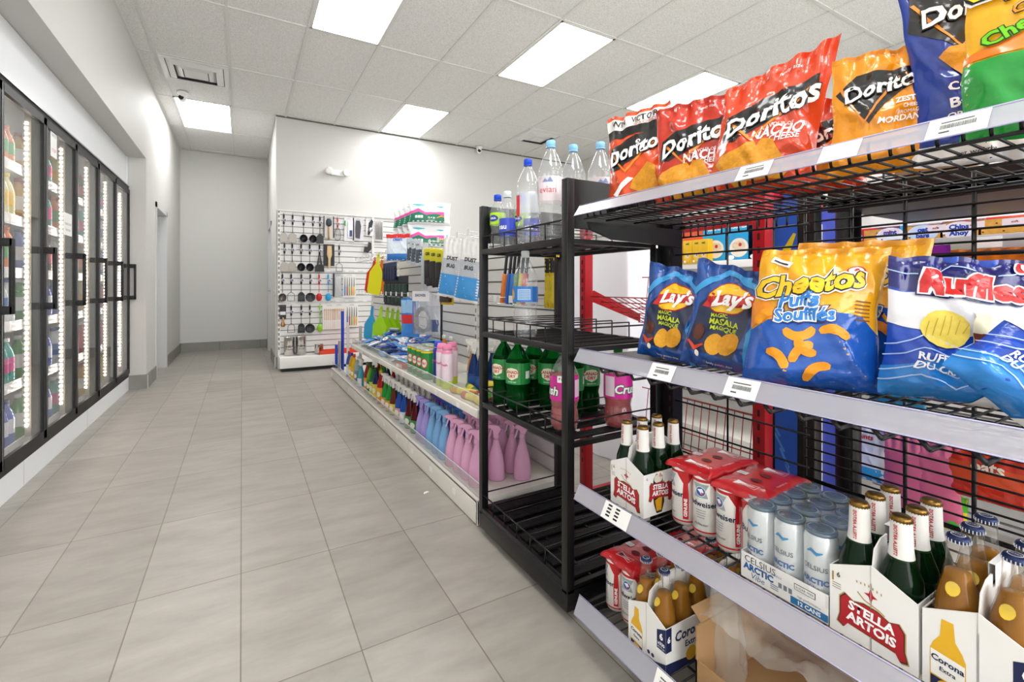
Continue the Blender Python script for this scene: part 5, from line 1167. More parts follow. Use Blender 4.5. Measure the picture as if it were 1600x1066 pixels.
# front row from far to near in y, purple -> blue -> pink, then rear rows
FR_ = [('lavender', '#b9a8ee')]*2+[('sky blue', '#8cc2f2')]*3+[('pink', '#f7bcdf')]*4
ys = [2.86, 2.77, 2.67, 2.57, 2.47, 2.36, 2.26, 2.16, 2.06]
for i, ((nm, c), y) in enumerate(zip(FR_, ys)):
    gpl(inst('sp'+c, spray(c, c, .285, .043)), x=.985, y=y-.02, z=.119, rz=R(35+8*(i % 3)), lab=f'{nm} empty spray bottle, front row of the base deck, {cn(i)} from the far side', cat='spray bottle', grp='pastel empty spray bottles')
RR = [('violet', '#7a68d0')]*2+[('deep blue', '#4f86d8')]*3+[('pink', '#f7bcdf')]*4
for i, ((nm, c), y) in enumerate(zip(RR, ys)):
    gpl(inst('sp'+c, spray(c, c, .285, .043)), x=1.10, y=y, z=.119, rz=R(60-10*(i % 3)), lab=f'{nm} empty spray bottle, second row of the base deck, {cn(i)} from the far side', cat='spray bottle', grp='pastel empty spray bottles')
for i in range(6):
    c = '#f7bcdf'; gpl(inst('sp'+c, None), x=1.215, y=2.50-i*.10, z=.119, rz=R(20+10*i), lab=f'pink empty spray bottle, third row on the base deck, {cn(i)} from the far side', cat='spray bottle', grp='pastel empty spray bottles')
# filled sprays and bottles farther along the base deck
def jug(body, cap, lab, h=.25, r=.036, tr=.2, capr=.014, art='#f4f0e0'):
    def f():
        e = empty('cleaner_bottle'); b = MB(); b.lathe([(r*.92, 0), (r, .005), (r, h*.55), (r*.9, h*.66), (r*.5, h*.82), (capr*.9, h*.88), (capr*.9, h*.92)], m(body, .2, tr=tr, ior=1.2, coat=.3), 24, sy=.8); b.obj('bottle_body', e)
        b = MB(); b.lathe([(capr, h*.90), (capr, h), (capr*.7, h*1.02)], m(cap, .35), 16); b.obj('cap', e)
        b = MB(); rr = r; mp = lambda x, zz, o: ((rr+o)*math.sin(x/rr), -(rr*.8+o)*math.cos(x/rr), zz)
        b.poly(rect(-.038, .038, h*.10, h*.50), m(lab, .4), mp, .0010, .01); b.poly(ell(0, h*.3, .02, .022, 14), m(art, .4), mp, .0016, .01); b.obj('label', e); return e
    return f
base_items = [
 (3.18, 'spray', '#5a0d16', '#f0eeea', '#3a8a4a', 'dark red spray cleaner with white head, nearest filled'), (3.30, 'spray', '#5a0d16', '#f0eeea', '#3a8a4a', 'dark red spray cleaner with white head, second nearest filled'),
 (3.42, 'spray', '#1a4fae', '#f0eeea', '#d8e4ee', 'royal blue spray cleaner with white head beside the dark red ones'), (3.54, 'spray', '#1f57b8', '#f0eeea', '#e8a8a0', 'blue spray cleaner with pale pink label on the base deck'),
 (3.68, 'spray', '#6a2a18', '#f0eeea', '#e8d23a', 'brown-red spray cleaner with yellow label on the base deck'), (3.80, 'spray', '#1aa33a', '#f0eeea', '#e8963a', 'bright green spray cleaner with white head, nearer of two'), (3.92, 'spray', '#1aa33a', '#f0eeea', '#e8963a', 'bright green spray cleaner with white head, farther of two'),
 (4.06, 'jug', '#c01e1a', '#e8c42a', '#f2a428', 'red floor cleaner bottle with yellow cap and orange label'), (4.22, 'jug', '#16306a', '#2a4a2a', '#e8d040', 'dark navy slim bottle with olive cap'), (4.33, 'jug', '#1c7a30', '#3a5a2a', '#d8e040', 'slim green bottle with dark cap, nearer one'), (4.43, 'jug', '#6ac02a', '#3a5a2a', '#1a7a3a', 'slim lime green bottle beside the red-topped one'),
 (4.54, 'jug', '#b8241c', '#7a7a5a', '#f0963a', 'slim red bottle with grey-green cap on the base deck'), (4.70, 'spray', '#4fb4c8', '#eef0f0', '#e8f2f4', 'teal bottle with pale head near the far end'), (4.86, 'jug', '#a8c4cc', '#e8e8e8', '#6a8a9a', 'pale grey blue bottle behind the teal one'),
 (5.02, 'jug', '#e8c02a', '#d8262a', '#e0b020', 'yellow bottle with red cap near the far end'), (5.14, 'jug', '#d8a81c', '#1f2f8a', '#e8c83a', 'golden yellow bottle with navy cap at the far end'), (5.28, 'jug', '#3458c0', '#c02a4a', '#d8e0f0', 'small blue bottle with crimson cap at the far end')]
for y, kd, c, hc, lc, lb in base_items:
    y -= .20 if y < 4.6 else .1
    f = spray(c, hc, .285, .040, lc, .15, solid=True) if kd == 'spray' else jug(c, hc, lc, .27 if y < 5.2 else .16)
    gpl(inst(kd+c+hc+lc+str(y > 5.2), f), x=.99, y=y, z=.119, rz=R(25), lab=lb, cat='cleaner bottle', grp='filled cleaner bottles on the base deck')
    if y < 4.6: gpl(inst(kd+c+hc+lc+str(y > 5.2), f), x=1.10, y=y+.03, z=.119, rz=R(10), lab='rear copy: '+lb if 0 else lb.replace(' with', ' in the second row with', 1) if ' with' in lb else lb+', second row', cat='cleaner bottle', grp='filled cleaner bottles on the base deck')
# squeegee, boards and mop handles at the far end
def stick(name, x, y, z0, z1, w_, d_, a, label, cat, tilt=0, extra=None):
    e = empty(name, (x, y, z0), FX); e.rotation_euler = (0, tilt, FX); b = MB(); b.box(-w_/2, w_/2, -d_/2, d_/2, 0, z1-z0, a, min(w_, d_)*.3); b.obj('handle', e)
    if extra: extra(e)
    tag(e, label, cat); return e
BLUP = m('#1f3fc0', .35)
stick('long_blue_brush', 1.0, 5.62, .119, .80, .05, .03, BLUP, 'tall royal blue plastic brush standing at the far end of the gondola', 'brush')
def br_(e):
    b = MB()
    for i in range(9): b.box(-.04, -.022, -.012, .012, .02+i*.03, .032+i*.03, BLUP)
    b.obj('bristle_tufts', e)
stick('scrub_brush', .96, 5.78, .119, .40, .035, .03, BLUP, 'low royal blue bristled brush at the very end of the gondola', 'brush', extra=br_)
stick('metal_scraper', .965, 5.60, .119, .46, .085, .02, m('#a9a9a6', .35, .8), 'grey metal plate tool standing at the far end of the gondola', 'tool')
stick('white_tube', 1.03, 5.46, .119, .68, .028, .028, m('#dcdad6', .4), 'slim white tube standing beside the blue brush', 'tube')
stick('grey_tube', 1.10, 5.15, .119, .66, .03, .03, m('#b9b7b2', .4), 'slim grey tube behind the yellow bottles', 'tube')
# -- upper shelf: green powder canisters, aerosols, sprays, packets
def canister():
    e = empty('powder_canister'); r = .043; b = MB(); b.lathe([(r, 0), (r, .004), (r, .110), (r, .118), (r, .121)], None, 28, mats=[m('#14742e', .4), m('#1c8a3a', .4), m('#e8d020', .4), m('#14742e', .4)]); mp = cylmap(r)
    b.poly(ell(0, .068, .022, .022, 20), m('#c8202a', .4), mp, .0006, .008); b.poly(ell(0, .068, .017, .017, 20), m('#f0e8da', .4), mp, .0010, .008); b.text('No1', .016, 0, .068, m('#c8202a', .4), mp, .0014, bold=.03, cell=.01)
    b.text('CLEANER', .012, 0, .030, WI, mp, .0006, bold=.03, cell=.01); b.poly(rect(.05, .075, .03, .09), m('#3aa86a', .4), mp, .0006, .01); b.text('52', .02, .062, .075, WI, mp, .001, bold=.03, cell=.01); b.obj('canister_body', e)
    b = MB(); b.lathe([(r+.001, .119), (r+.001, .124), (r-.003, .1245)], m('#cfd4c8', .3, .6), 28); b.obj('lid', e); return e
for i, y in enumerate((3.12, 3.03, 2.94, 2.85)): gpl(inst('canis', canister), x=.985+.0*i, y=y-.12, z=USZ, s=(1, 1, 1.45), rz=R(38), lab=f'green powder canister with red emblem on the upper shelf, {cn(i)} from the far side', cat='canister', grp='green powder canisters')
for i, y in enumerate((3.05, 2.96)): gpl(inst('canis', canister), x=1.075, y=y-.06, z=USZ, s=(1, 1, 1.45), rz=R(30), lab=f'green powder canister in the second row, {cn(i)} from the far side', cat='canister', grp='green powder canisters')
def aero(c1, c2, c3, cap, h=.24, r=.033, word=''):
    def f():
        e = empty('aerosol_can'); b = MB(); b.lathe([(r, 0), (r, .004), (r, h*.18), (r, h*.40), (r, h*.80), (r*.86, h*.86), (r*.8, h*.88)], None, 24, mats=[m(c3, .3), m(c3, .3), m(c2, .3), m(c2, .3), m(c1, .3), m('#cfcfd2', .3, .8)])
        b.text(word or 'fresh', .02, 0, h*.55, m('#d8487a', .4), cylmap(r), .0006, bold=.03, cell=.008); b.obj('can_body', e)
        b = MB(); b.lathe([(r*.82, h*.86), (r*.84, h*.93), (r*.7, h), (0, h*1.01)], m(cap, .35), 20); b.obj('cap', e); return e
    return f
pf = aero('#f090b4', '#ecd9e4', '#c8d83a', '#f08cb0')
for i, (x, y) in enumerate(((.985, 2.50), (.985, 2.42), (1.06, 2.53))): gpl(inst('pinkaero', pf), x=x, y=y, z=USZ, rz=R(35), lab=['pink and white aerosol can, front left of the pair', 'pink and white aerosol can, front right of the pair', 'pink and white aerosol can, half hidden behind the pair'][i], cat='aerosol can', grp='pink aerosol cans')
gpl(inst('blueaero', aero('#2440b8', '#1f2f8a', '#1a2668', '#2a50d0', word='mist')), x=1.0, y=2.59, z=USZ, rz=R(35), lab='royal blue aerosol can between green canisters and pink cans', cat='aerosol can')
gpl(inst('oraj', jug('#f0961c', '#f2f0ea', '#f6c06a', .23, .036, .3)), x=1.19, y=2.98, z=USZ, lab='orange cleaner bottle with white cap behind the canisters', cat='cleaner bottle')
gpl(inst('grnj', jug('#3ab83a', '#f2f0ea', '#bfe8b0', .23, .036, .3)), x=1.19, y=2.86, z=USZ, lab='green cleaner bottle with white cap behind the canisters', cat='cleaner bottle')
gpl(inst('osp', spray('#f0a02a', '#f2f0ea', .27, .038, '#f6e0c0', .2, solid=True)), x=1.15, y=2.44, z=USZ, rz=R(30), lab='orange spray bottle with white head above the pink cans', cat='spray bottle')
nv = spray('#173a78', '#e9e7e3', .27, .038, '#1c4a90', .15, solid=True, art='#2a5aa8')
for i, (x, y) in enumerate(((1.12, 2.36), (1.12, 2.27), (1.22, 2.33), (1.22, 2.22))): gpl(inst('navysp', nv), x=x, y=y, z=USZ, rz=R(40), lab=['navy spray bottle, front left of four on the upper shelf', 'navy spray bottle, front right of four on the upper shelf', 'navy spray bottle, rear left of four on the upper shelf', 'navy spray bottle, rear right of four on the upper shelf'][i], cat='spray bottle', grp='navy spray bottles on the upper shelf')
def roll(c, lb, x, y, z, L=.16, r=.018, rz=0):
    e = empty('packaged_roll', (x, y, z+r), rz); b = MB(); b.M = Matrix.Rotation(R(90), 4, 'X'); b.lathe([(r*.5, -L/2-.012), (r*.95, -L/2), (r, -L/2+.004), (r, L/2-.004), (r*.95, L/2), (r*.5, L/2+.012)], m(c, .3, coat=.5, bump=.2, bscale=80), 16); b.obj('wrapper', e)
    b = MB(); b.M = Matrix.Rotation(R(90), 4, 'X'); b.lathe([(r*1.02, -L*.25), (r*1.02, L*.25)], m('#e8d23a', .4), 16, cap=False); b.obj('yellow_label', e); tag(e, lb, 'packaged roll', 'small wrapped rolls at the near end of the upper shelf')
for c, lb, x, y, z, rz in (('#b8202a', 'red wrapped roll on top of the pile at the near end', 1.08, 2.04, USZ+.055, .1), ('#5ac02a', 'lime green wrapped roll in the pile at the near end', 1.02, 2.02, USZ+.037, -.3), ('#c83a2a', 'red wrapped roll lowest at the front of the near pile', .98, 2.08, USZ, .2), ('#9a2a1c', 'dark red wrapped roll beneath the lime green one', 1.03, 2.05, USZ, .0),
    ('#d8a02a', 'amber wrapped roll leaning at the far side of the near pile', 1.0, 2.22, USZ, .5), ('#2a8a3a', 'dark green wrapped roll farthest in the near pile', 1.06, 2.26, USZ, -.2), ('#e8c82a', 'yellow wrapped roll beside the red one in the near pile', .975, 1.98, USZ, -.1)):
    roll(c, lb, x, y, z, rz=rz)
# blue and white wipe packets in a loose pile
def packet(w_, h_, base, seed, word):
    def f():
        b = MB(); fn = lambda s_: (lambda u, v: ((u-.5)*w_, (v-.5)*h_, s_*(.012*(max(0, 1-(2*u-1)**4)*max(0, 1-(2*v-1)**4))**.5+.0006)+.003*noise.noise(Vector((u*5, v*5, seed))) ))
        b.grid(fn(1), 14, 10, foil(base)); b.grid(lambda u, v: fn(-1)(1-u, v), 10, 8, foil(base)); mp = lambda x, z, o: (x, z, .0135+o+.003*noise.noise(Vector((x/w_*5+2.5, z/h_*5+2.5, seed))))
        b.poly(ell(0, 0, w_*.28, h_*.26, 14), WI, mp, .0006, .02); b.text(word, .024, 0, 0, m('#c8202a', .4), mp, .0014, bold=.04); b.poly(rect(-w_*.42, w_*.42, -h_*.42, -h_*.34), m('#8ac4f0', .3), mp, .0004, .03)
        o = b.obj('wipes_packet'); return o
    return f
pr = random.Random(11)
pcs = ['#1f4fb0', '#2a62c8', '#e8ecf4', '#17388a', '#4a9ae0']
for i in range(44):
    c = pcs[i % 5]; row, layer = i % 11, i//11
    o = inst('pk'+c, packet(.15, .10, c, i % 5, ['wipes', 'clean', 'soft', 'sani', 'fresh'][i % 5]))
    y = 3.30+row*.125+pr.uniform(-.03, .03); x = 1.02+.085*layer+pr.uniform(-.02, .02); z = USZ+.020+.028*(layer)+pr.uniform(0, .018)+(.03 if row % 2 else 0)
    place(o, (x, y, z), pr.uniform(-.5, .5)+FX, R(pr.uniform(-10, 22)), R(pr.uniform(-14, 14))); 
    cname = {'#1f4fb0': 'blue', '#2a62c8': 'bright blue', '#e8ecf4': 'white', '#17388a': 'navy', '#4a9ae0': 'light blue'}[c]
    tag(o, f'{cname} wipes packet in the pile, {["front", "second", "third", "rear"][layer]} row, {ORD[10-row] if row < 11 else ""} from the near end', 'wipes packet', 'wipes packets piled on the upper shelf')
for i, (y, c, lb) in enumerate(((3.20, '#8cc4e8', 'pale blue soft pack in front of the green canisters'), (3.36, '#f0f2f4', 'white soft pack beside the pale blue one'))):
    o = inst('sp_'+c, packet(.17, .11, c, 7+i, 'tissue')); place(o, (1.0, y, USZ+.05), FX+.2); tag(o, lb, 'soft pack')
b = MB(); b.box(-.06, .06, -.05, .05, 0, .035, m('#e4543a', .4), .003); b.poly(rect(-.05, .05, .006, .029), PAPER, frontmap(-.05), .0004); o = b.obj('soap_box'); place(o, (.985, 3.17, USZ+.001), FX+.1); tag(o, 'small coral red box lying behind the clear guard', 'box')
# -- hanging goods on the slat panel, front faces towards the aisle
def hang(o, y, ztop, x, lab, cat, grp=None, rz=0, ry=0): place(o, (x, y, ztop), FX+rz, 0, ry); tag(o, lab, cat, grp); return o
def board(c, w_=.16, h_=.40):
    def f():
        b = MB(); pts = [(-.012, 0), (.012, 0), (.018, -.10), (w_*.30, -.14), (w_*.5, -.19), (w_*.5, -h_+.03), (w_*.42, -h_), (-w_*.42, -h_), (-w_*.5, -h_+.03), (-w_*.5, -.19), (-w_*.30, -.14), (-.018, -.10)]
        b.prism(pts, -.004, .004, m(c, .35, name='coloured_board_plastic'+c)); b.tube((0, -.0045, -.02), (0, .0045, -.02), .006, m('#777777', .5), 10); return b.obj('cutting_board')
    return f
hz = {'yellow': '#e9e51c', 'lime': '#a6d81c', 'blue': '#2f9fd0', 'red': '#d8301f', 'orange': '#ef7d1c'}
def zt(v, u, x): return at(u, v, X=x).z
def yt(u, x): return at(u, 450, X=x).y
for i, (c, u, v, x, lb) in enumerate((('yellow', 592, 362, 1.15, 'yellow cutting board hanging in front on the upper peg row'), ('red', 586, 366, 1.25, 'red cutting board hanging behind the yellow one'), ('orange', 598, 368, 1.30, 'orange cutting board edge behind the yellow one'),
        ('blue', 582, 478, 1.12, 'blue cutting board hanging on the lower peg row'), ('lime', 596, 478, 1.15, 'lime cutting board nearest the blue one on the lower row'), ('lime', 606, 480, 1.22, 'lime cutting board, second of the lower row'), ('lime', 614, 482, 1.26, 'lime cutting board, third of the lower row'), ('lime', 622, 484, 1.30, 'lime cutting board, rightmost of the lower row'))):
    h_ = .40 if i < 3 else .34
    hang(inst('bd%s%.2f' % (c, h_), board(hz[c], .16, h_)), yt(u, x), min(zt(v, u, x), 1.40), x, lb, 'cutting board', 'coloured cutting boards on pegs', rz=R(35), ry=R(10 if i < 3 else 6))
def blister(w_, h_, back, inner, hdr='#e8e4e0', t=.02, word='HOME', name='carded_item', tr_=False):
    def f():
        e = empty(name); b = MB(); b.box(-w_/2, w_/2, 0, .0015, -h_, 0, m(back, .45)); b.poly(rect(-w_/2, w_/2, -h_*.2, -.002), m(hdr, .4), frontmap(0), .0003); b.text(word, w_*.2, 0, -h_*.1, INK, frontmap(0), .0006, bold=.02); b.obj('backing_card', e)
        b = MB(); b.box(-w_*.36, w_*.36, -t, -.0005, -h_*.92, -h_*.26, m(inner, .35), .004); b.obj('product', e); return e
    return f
# dark packs, two peg rows (five and five)
for i, u in enumerate((601, 605, 609, 613, 617)): hang(inst('navyb', blister(.05, .17, '#101c3a', '#14244a', '#23406a', .015, 'TOOL')), yt(u, 1.18), 1.30, 1.18, f'slim navy carded tool on the upper peg row, {cn(i)} from the far side', 'carded tool', 'slim navy carded tools', rz=R(20))
for i, u in enumerate((604, 610, 616, 622, 628, 634)): hang(inst('grnb', blister(.07, .26, '#0c1f1c', '#10352c', '#1a2a3a', .018, 'GRIP')), yt(u, 1.2), 1.17, 1.20, f'dark green carded tool on the middle peg row, {cn(i)} from the far side', 'carded tool', 'dark green carded tools', rz=R(20))
def pouch(w_, h_, base, zone=None, zc=None, T=.03, seed=1, word='', wc='#1a1a1a', hdr=None, z2=None, z2c=None):
    def f():
        g = Bag(w_, h_, T, foil(base), seed, crumple=.35)
        if zone: g.poly(rect(-w_/2, w_/2, h_*zone[0], h_*zone[1]), m(zc, .3, coat=.4), 1, .02)
        if z2: g.poly(rect(-w_/2, w_/2, h_*z2[0], h_*z2[1]), m(z2c, .3, coat=.4), 1, .02)
        for i_, wd in enumerate(word.split('|')):
            if wd: g.text(wd, w_*.2, 0, h_*(.80-i_*.13), m(wc, .4), 3, bold=.03)
        g.mb.v = [(x, y, z-h_) for x, y, z in g.mb.v]
        return g.mb.obj('pouch')
    return f
def pch(key, f, u, v, x, lb, cat='packet', grp=None, rz=0, ry=0): return hang(inst(key, f), yt(u, x), zt(v, u, x), x, lb, cat, grp, R(20)+rz, ry)
pch('clothbag', pouch(.22, .22, '#dfe8f2', (.0, .25), '#2f7fd0', .06, 3, 'clean', '#3a7ac8', z2=(.85, 1), z2c='#d8262a'), 622, 366, 1.13, 'white and blue cleaning pack with red top hanging on the upper row', rz=R(25))
for i, u in enumerate((640, 647, 654)): pch('brushp', pouch(.075, .20, '#c9d4dc', (.1, .6), '#3a4a5a', .02, 4, 'brush', '#1a3a6a'), u, 372+i, 1.16, f'slim clear pack with dark brush on the upper row, {cn(i)} from the far side', grp='slim clear brush packs')
pch('redblue', pouch(.16, .30, '#2f86d8', (.35, .58), '#d8262a', .05, 5, '', z2=(.62, .95), z2c='#9ac4ea'), 641, 466, 1.12, 'blue bag with red middle band hanging above the wipes pile', 'bag', rz=R(22))
# clear hose pack
e = empty('hose_pack'); b = MB(); HM = m('#8d8f93', .25, .9)
for k in range(3): b.path([(.062*math.cos(t)*(1+.12*k), -.010-.006*k, -.20+.07*math.sin(t)*(1+.12*k)) for t in [2*PI*q/22 for q in range(23)]], .006, HM, 8)
b.obj('coiled_hose', e); b = MB(); b.box(-.085, .085, -.034, 0, -.30, 0, thin('#e4e8f0', .22, .05, 'clear_pack_film'), .01); b.obj('clear_pack', e); b = MB(); b.box(-.085, .085, -.036, -.034, -.07, -.0, m('#e8e6ea', .4)); b.text('SHOWER', .026, 0, -.03, m('#22306a', .4), frontmap(-.036), .0005, bold=.03); b.box(-.09, -.085, -.03, 0, -.3, -.05, m('#3a5ac8', .4)); b.obj('header_card', e)
hang(e, yt(663, 1.1), zt(455, 663, 1.1), 1.10, 'clear pack with coiled grey metal shower hose', 'hose pack', rz=R(22))
pch('clearw', pouch(.13, .28, '#cfd3dc', (.75, 1), '#e6e4ea', .04, 6, '', z2=(.1, .4), z2c='#5a6a9a'), 677, 462, 1.16, 'clear and blue pack hanging beside the hose pack', rz=R(15))
# black brush hanging
e = empty('black_brush'); b = MB(); handle(b, KB_, -.30, 0, .012); b.obj('handle', e); b = MB(); b.box(-.02, .02, -.03, .0, -.45, -.30, KB_, .006); b.obj('brush_head', e); hang(e, yt(690, 1.2), zt(468, 690, 1.2), 1.20, 'long black brush hanging below the yellow gloves', 'brush', rz=0)
# work gloves: yellow cuffs, black hands
def glove():
    e = empty('work_gloves'); YG = m('#d8cf1c', .5, bump=.4, bscale=60, name='yellow_cuff_card')
    b = MB(); b.box(-.05, .05, -.022, 0, -.085, 0, YG, .006); b.text('GRIP', .028, 0, -.04, INK, frontmap(-.022), .0006, bold=.05); b.obj('yellow_header', e)
    b = MB(); b.box(-.045, .045, -.026, -.002, -.20, -.08, KB_, .010)
    for i in range(4): b.box(-.044+i*.0225, -.024+i*.0225, -.024, -.004, -.265+abs(i-1.4)*.012, -.19, KB_, .007)
    b.obj('glove_hand', e); return e
for i, u in enumerate((673, 680, 687, 694, 701)): hang(inst('glv', glove), yt(u, 1.12), zt(388+i, u, 1.12), 1.12+.01*i, f'black work gloves with yellow header, {cn(i)} from the far side of the row', 'work gloves', 'black and yellow work gloves', rz=R(20))
hang(inst('glv2', blister(.11, .20, '#d8b82a', '#3a2a1c', '#e8c83a', .03, 'GRIP')), yt(699, 1.08), zt(425, 699, 1.08), 1.08, 'yellow carded item hanging over the lower edge of the gloves', 'carded item', rz=R(20))
hang(inst('clr', blister(.07, .36, '#dde2e6', '#b9c0c6', '#eceef0', .02, '')), yt(664, 1.16), zt(380, 664, 1.16), 1.16, 'tall clear pack with pale contents left of the yellow gloves', 'carded item', rz=R(15))
# big white and blue absorbent mitt packs
mit = pouch(.15, .35, '#eceae8', (.05, .40), '#3a94d8', .045, 8, '|DUST|BUG', '#1c1c20', z2=(.40, .66), z2c='#b8bcc2')
for i, (u, x, lb) in enumerate(((712, 1.10, 'white and blue duster pack, left one in front'), (719, 1.16, 'white and blue duster pack, just behind the left one'), (741, 1.10, 'white and blue duster pack, right one beside the rack post'), (748, 1.18, 'white and blue duster pack, behind the right one'))):
    pch('mitt', mit, u, 374, x, lb, 'packet', 'white and blue duster packs', rz=R(18), ry=R(9))
b = MB()
def br2(e): pass
# things seen through the black rack: colour-handled knives and yellow gloves
for i, (c, y) in enumerate((('#ef7d1c', 2.16), ('#1f5fb8', 2.11), ('#2a7ad0', 2.07), ('#1f8a3a', 2.03), ('#e8d21c', 1.985), ('#d8262a', 1.945))):
    e = inst('kh'+c, lambda c=c: (lambda e: (MB().box(-.016, .016, -.010, .004, -.26, -.10, m(c, .35), .004).obj('blade_sheath', e), MB().box(-.009, .009, -.008, .002, -.10, 0, KC, .003).obj('handle', e), e)[2])(empty('carded_knife')))
    hang(e, y, 1.245, 1.22, f'hanging knife with {["orange", "dark blue", "blue", "green", "yellow", "red"][i]} sheath seen through the black rack', 'knife', 'knives in coloured sheaths', ry=R(12))
yg = pouch(.06, .30, '#e8c81c', (.1, .55), '#f0d830', .03, 9, '', z2=(.6, .85), z2c='#1c1c1c')
for i, y in enumerate((1.965, 1.925)): hang(inst('yg', yg), y-.0, 1.27, 1.36-.0*i, ['slim yellow pack behind the water bottles, left one', 'slim yellow pack behind the water bottles, right one'][i], 'packet', 'slim yellow packs', rz=R(35))
# paper towel packs on top, two layers
def towels():
    g = Bag(.40, .215, .15, foil('#f0f0f0'), 41, crumple=.25)
    w_, h_ = .40, .215
    g.poly([(-.2, .02), (.13, .02), (.13, .085), (.04, .10), (-.05, .085), (-.12, .115), (-.2, .09)], m('#1f7a5a', .35), 1, .02)
    g.poly([(-.2, .09), (-.12, .115), (-.05, .085), (.04, .10), (.13, .085), (.13, .12), (.03, .115), (-.06, .11), (-.12, .145), (-.2, .115)], m('#e45aa8', .35), 2, .02)
    g.poly(band([(-.16, .185), (-.11, .175), (-.05, .18)], [.006, .02, .006]), m('#4ab8c0', .35), 2, .02); g.poly(band([(.06, .17), (.10, .165), (.13, .17)], [.004, .014, .006]), m('#4ab8c0', .35), 2, .02); g.poly(band([(.05, .06), (.10, .08), (.13, .07)], [.004, .014, .006]), m('#f0a04a', .35), 3, .02)
    for i in range(3): g.poly(rect(-.15+i*.025, -.13+i*.025, .055, .078), WI, 3, .02)
    g.text('12 = 24', .022, .0, .06, WI, 3, bold=.02); g.text('paper towels', .012, -.0, .038, WI, 3)
    return g.mb.obj('paper_towel_pack')
k = 0
for lay in range(2):
    for j in range(4):
        o = inst('tow', towels); p = at(667, 400, X=1.38); place(o, (1.40, p.y-.02+j*.15, GH+.003+lay*.200), R(-10), s=.93); tag(o, f'white, green and pink paper towel pack, {["lower", "upper"][lay]} layer, {["nearest", "second", "third", "farthest"][j]} of four', 'paper towels', 'paper towel packs on top of the gondola'); k += 1

# ================================================================ RED WIRE RACK IN THE NEXT AISLE
rr = empty('red_wire_rack', (1.5, 1.4, 0)); tag(rr, 'red metal rack with empty slanted wire baskets, seen behind the black racks', 'wire rack')
def rrp(b, name): b.v = [(x-1.5, y-1.4, z) for x, y, z in b.v]; return b.obj(name, rr)
RW = m('#a8121c', .35, name='red_wire')
for y in (1.855, .93):
    b = MB(); b.box(1.48, 1.53, y-.022, y+.022, .03, 1.42, RED, .003)
    z = .2
    while z < 1.3: b.box(1.479, 1.4801, y-.004, y+.004, z, z+.022, m('#3a0508', .6)); z += .045
    b.box(1.47, 1.92, y-.022, y+.022, .0, .05, RED); rrp(b, 'upright')
b = MB(); b.box(1.49, 1.52, .93, 1.855, 1.37, 1.42, RED); b.box(1.49, 1.90, .93, .94, 1.37, 1.42, RED); b.box(1.49, 1.90, 1.845, 1.855, 1.37, 1.42, RED); b.box(1.88, 1.90, .93, 1.855, 1.345, 1.42, RED); rrp(b, 'top_frame')
for zt_ in (1.13, .535):
    zb = zt_-.24; zr = zt_-.10
    b = MB(); b.prism([(1.51, zr+.02), (1.54, zr+.03), (1.86, zb+.04), (1.86, zb), (1.54, zr-.03), (1.51, zr-.03)], 1.835, 1.840, RED); rrp(b, 'side_bracket'); b = MB(); b.prism([(1.51, zr+.02), (1.54, zr+.03), (1.86, zb+.04), (1.86, zb), (1.54, zr-.03), (1.51, zr-.03)], .945, .950, RED)
    rrp(b, 'side_bracket')
    b = MB(); y = .955
    while y < 1.835:
        b.path([(1.52, y, zr), (1.85, y, zb), (1.88, y, zt_)], .0022, RW, 5); y += .042
    for t in (0, .2, .4, .6, .8, 1): b.tube((1.52+.33*t, .95, zr+(zb-zr)*t), (1.52+.33*t, 1.84, zr+(zb-zr)*t), .0028, RW, 5)
    for t in (.33, 1): b.tube((1.85+.03*t, .95, zb+(zt_-zb)*t), (1.85+.03*t, 1.84, zb+(zt_-zb)*t), .0030, RW, 5)
    rrp(b, 'wire_basket')
# white draped cover beyond
b = MB(); Wc = m('#f0eff4', .55, bump=.1, bscale=8, name='white_cloth')
x0, x1, y0, y1, zt_ = 1.98, 2.45, 2.06, 2.62, 1.37
def dr_(u, v):
    t = u*4; s_ = int(t) % 4; q = t-int(t)
    p = [(x0, y1-(y1-y0)*q), (x0+(x1-x0)*q, y0), (x1, y0+(y1-y0)*q), (x1-(x1-x0)*q, y1)][s_]
    k = .012*math.sin(u*60)*(1-v)+.01*noise.noise(Vector((u*12, v*2, 3)))
    cx, cy = (x0+x1)/2, (y0+y1)/2; d = Vector((p[0]-cx, p[1]-cy, 0)); l = d.length
    p2 = d*(1+k/l)
    return (cx+p2.x, cy+p2.y, zt_*v+.002)
b.grid(dr_, 96, 12, Wc); b.add([(x0, y0, zt_), (x1, y0, zt_), (x1, y1, zt_), (x0, y1, zt_)], [(0, 1, 2, 3)], Wc)
o = b.obj('white_cover'); tag(o, 'tall stand draped with a plain white cover in the next aisle', 'covered stand')

# ================================================================ FAR GONDOLA WITH CEREAL (next aisle)
FXX = 2.62
fg = empty('cereal_gondola', (FXX, 1.9, 0)); tag(fg, 'cream shelving with cereal boxes across the next aisle', 'gondola shelving')
def fgp(b, name): b.v = [(x-FXX, y-1.9, z) for x, y, z in b.v]; return b.obj(name, fg)
fgp(slats(MB(), .9, 4.2, FXX+.42, .12, 1.75, axis='x'), 'slat_panel')
b = MB(); b.box(FXX, FXX+.42, .9, 4.2, .005, .15, GB, .004); fgp(b, 'base_deck')
for z in (1.235, .62):
    b = MB(); b.box(FXX+.05, FXX+.42, .9, 4.2, z-.014, z, GB); b.box(FXX+.035, FXX+.06, .9, 4.2, z-.035, z+.012, WHT, .002)
    for y in [1.0+i*.33 for i in range(9)]: b.box(FXX+.0335, FXX+.035, y, y+.05, z-.03, z+.006, PAPER)
    fgp(b, 'shelf')
b = MB(); b.box(FXX+.30, FXX+.42, .9, 4.2, 1.60, 1.75, GB); fgp(b, 'top_panel')
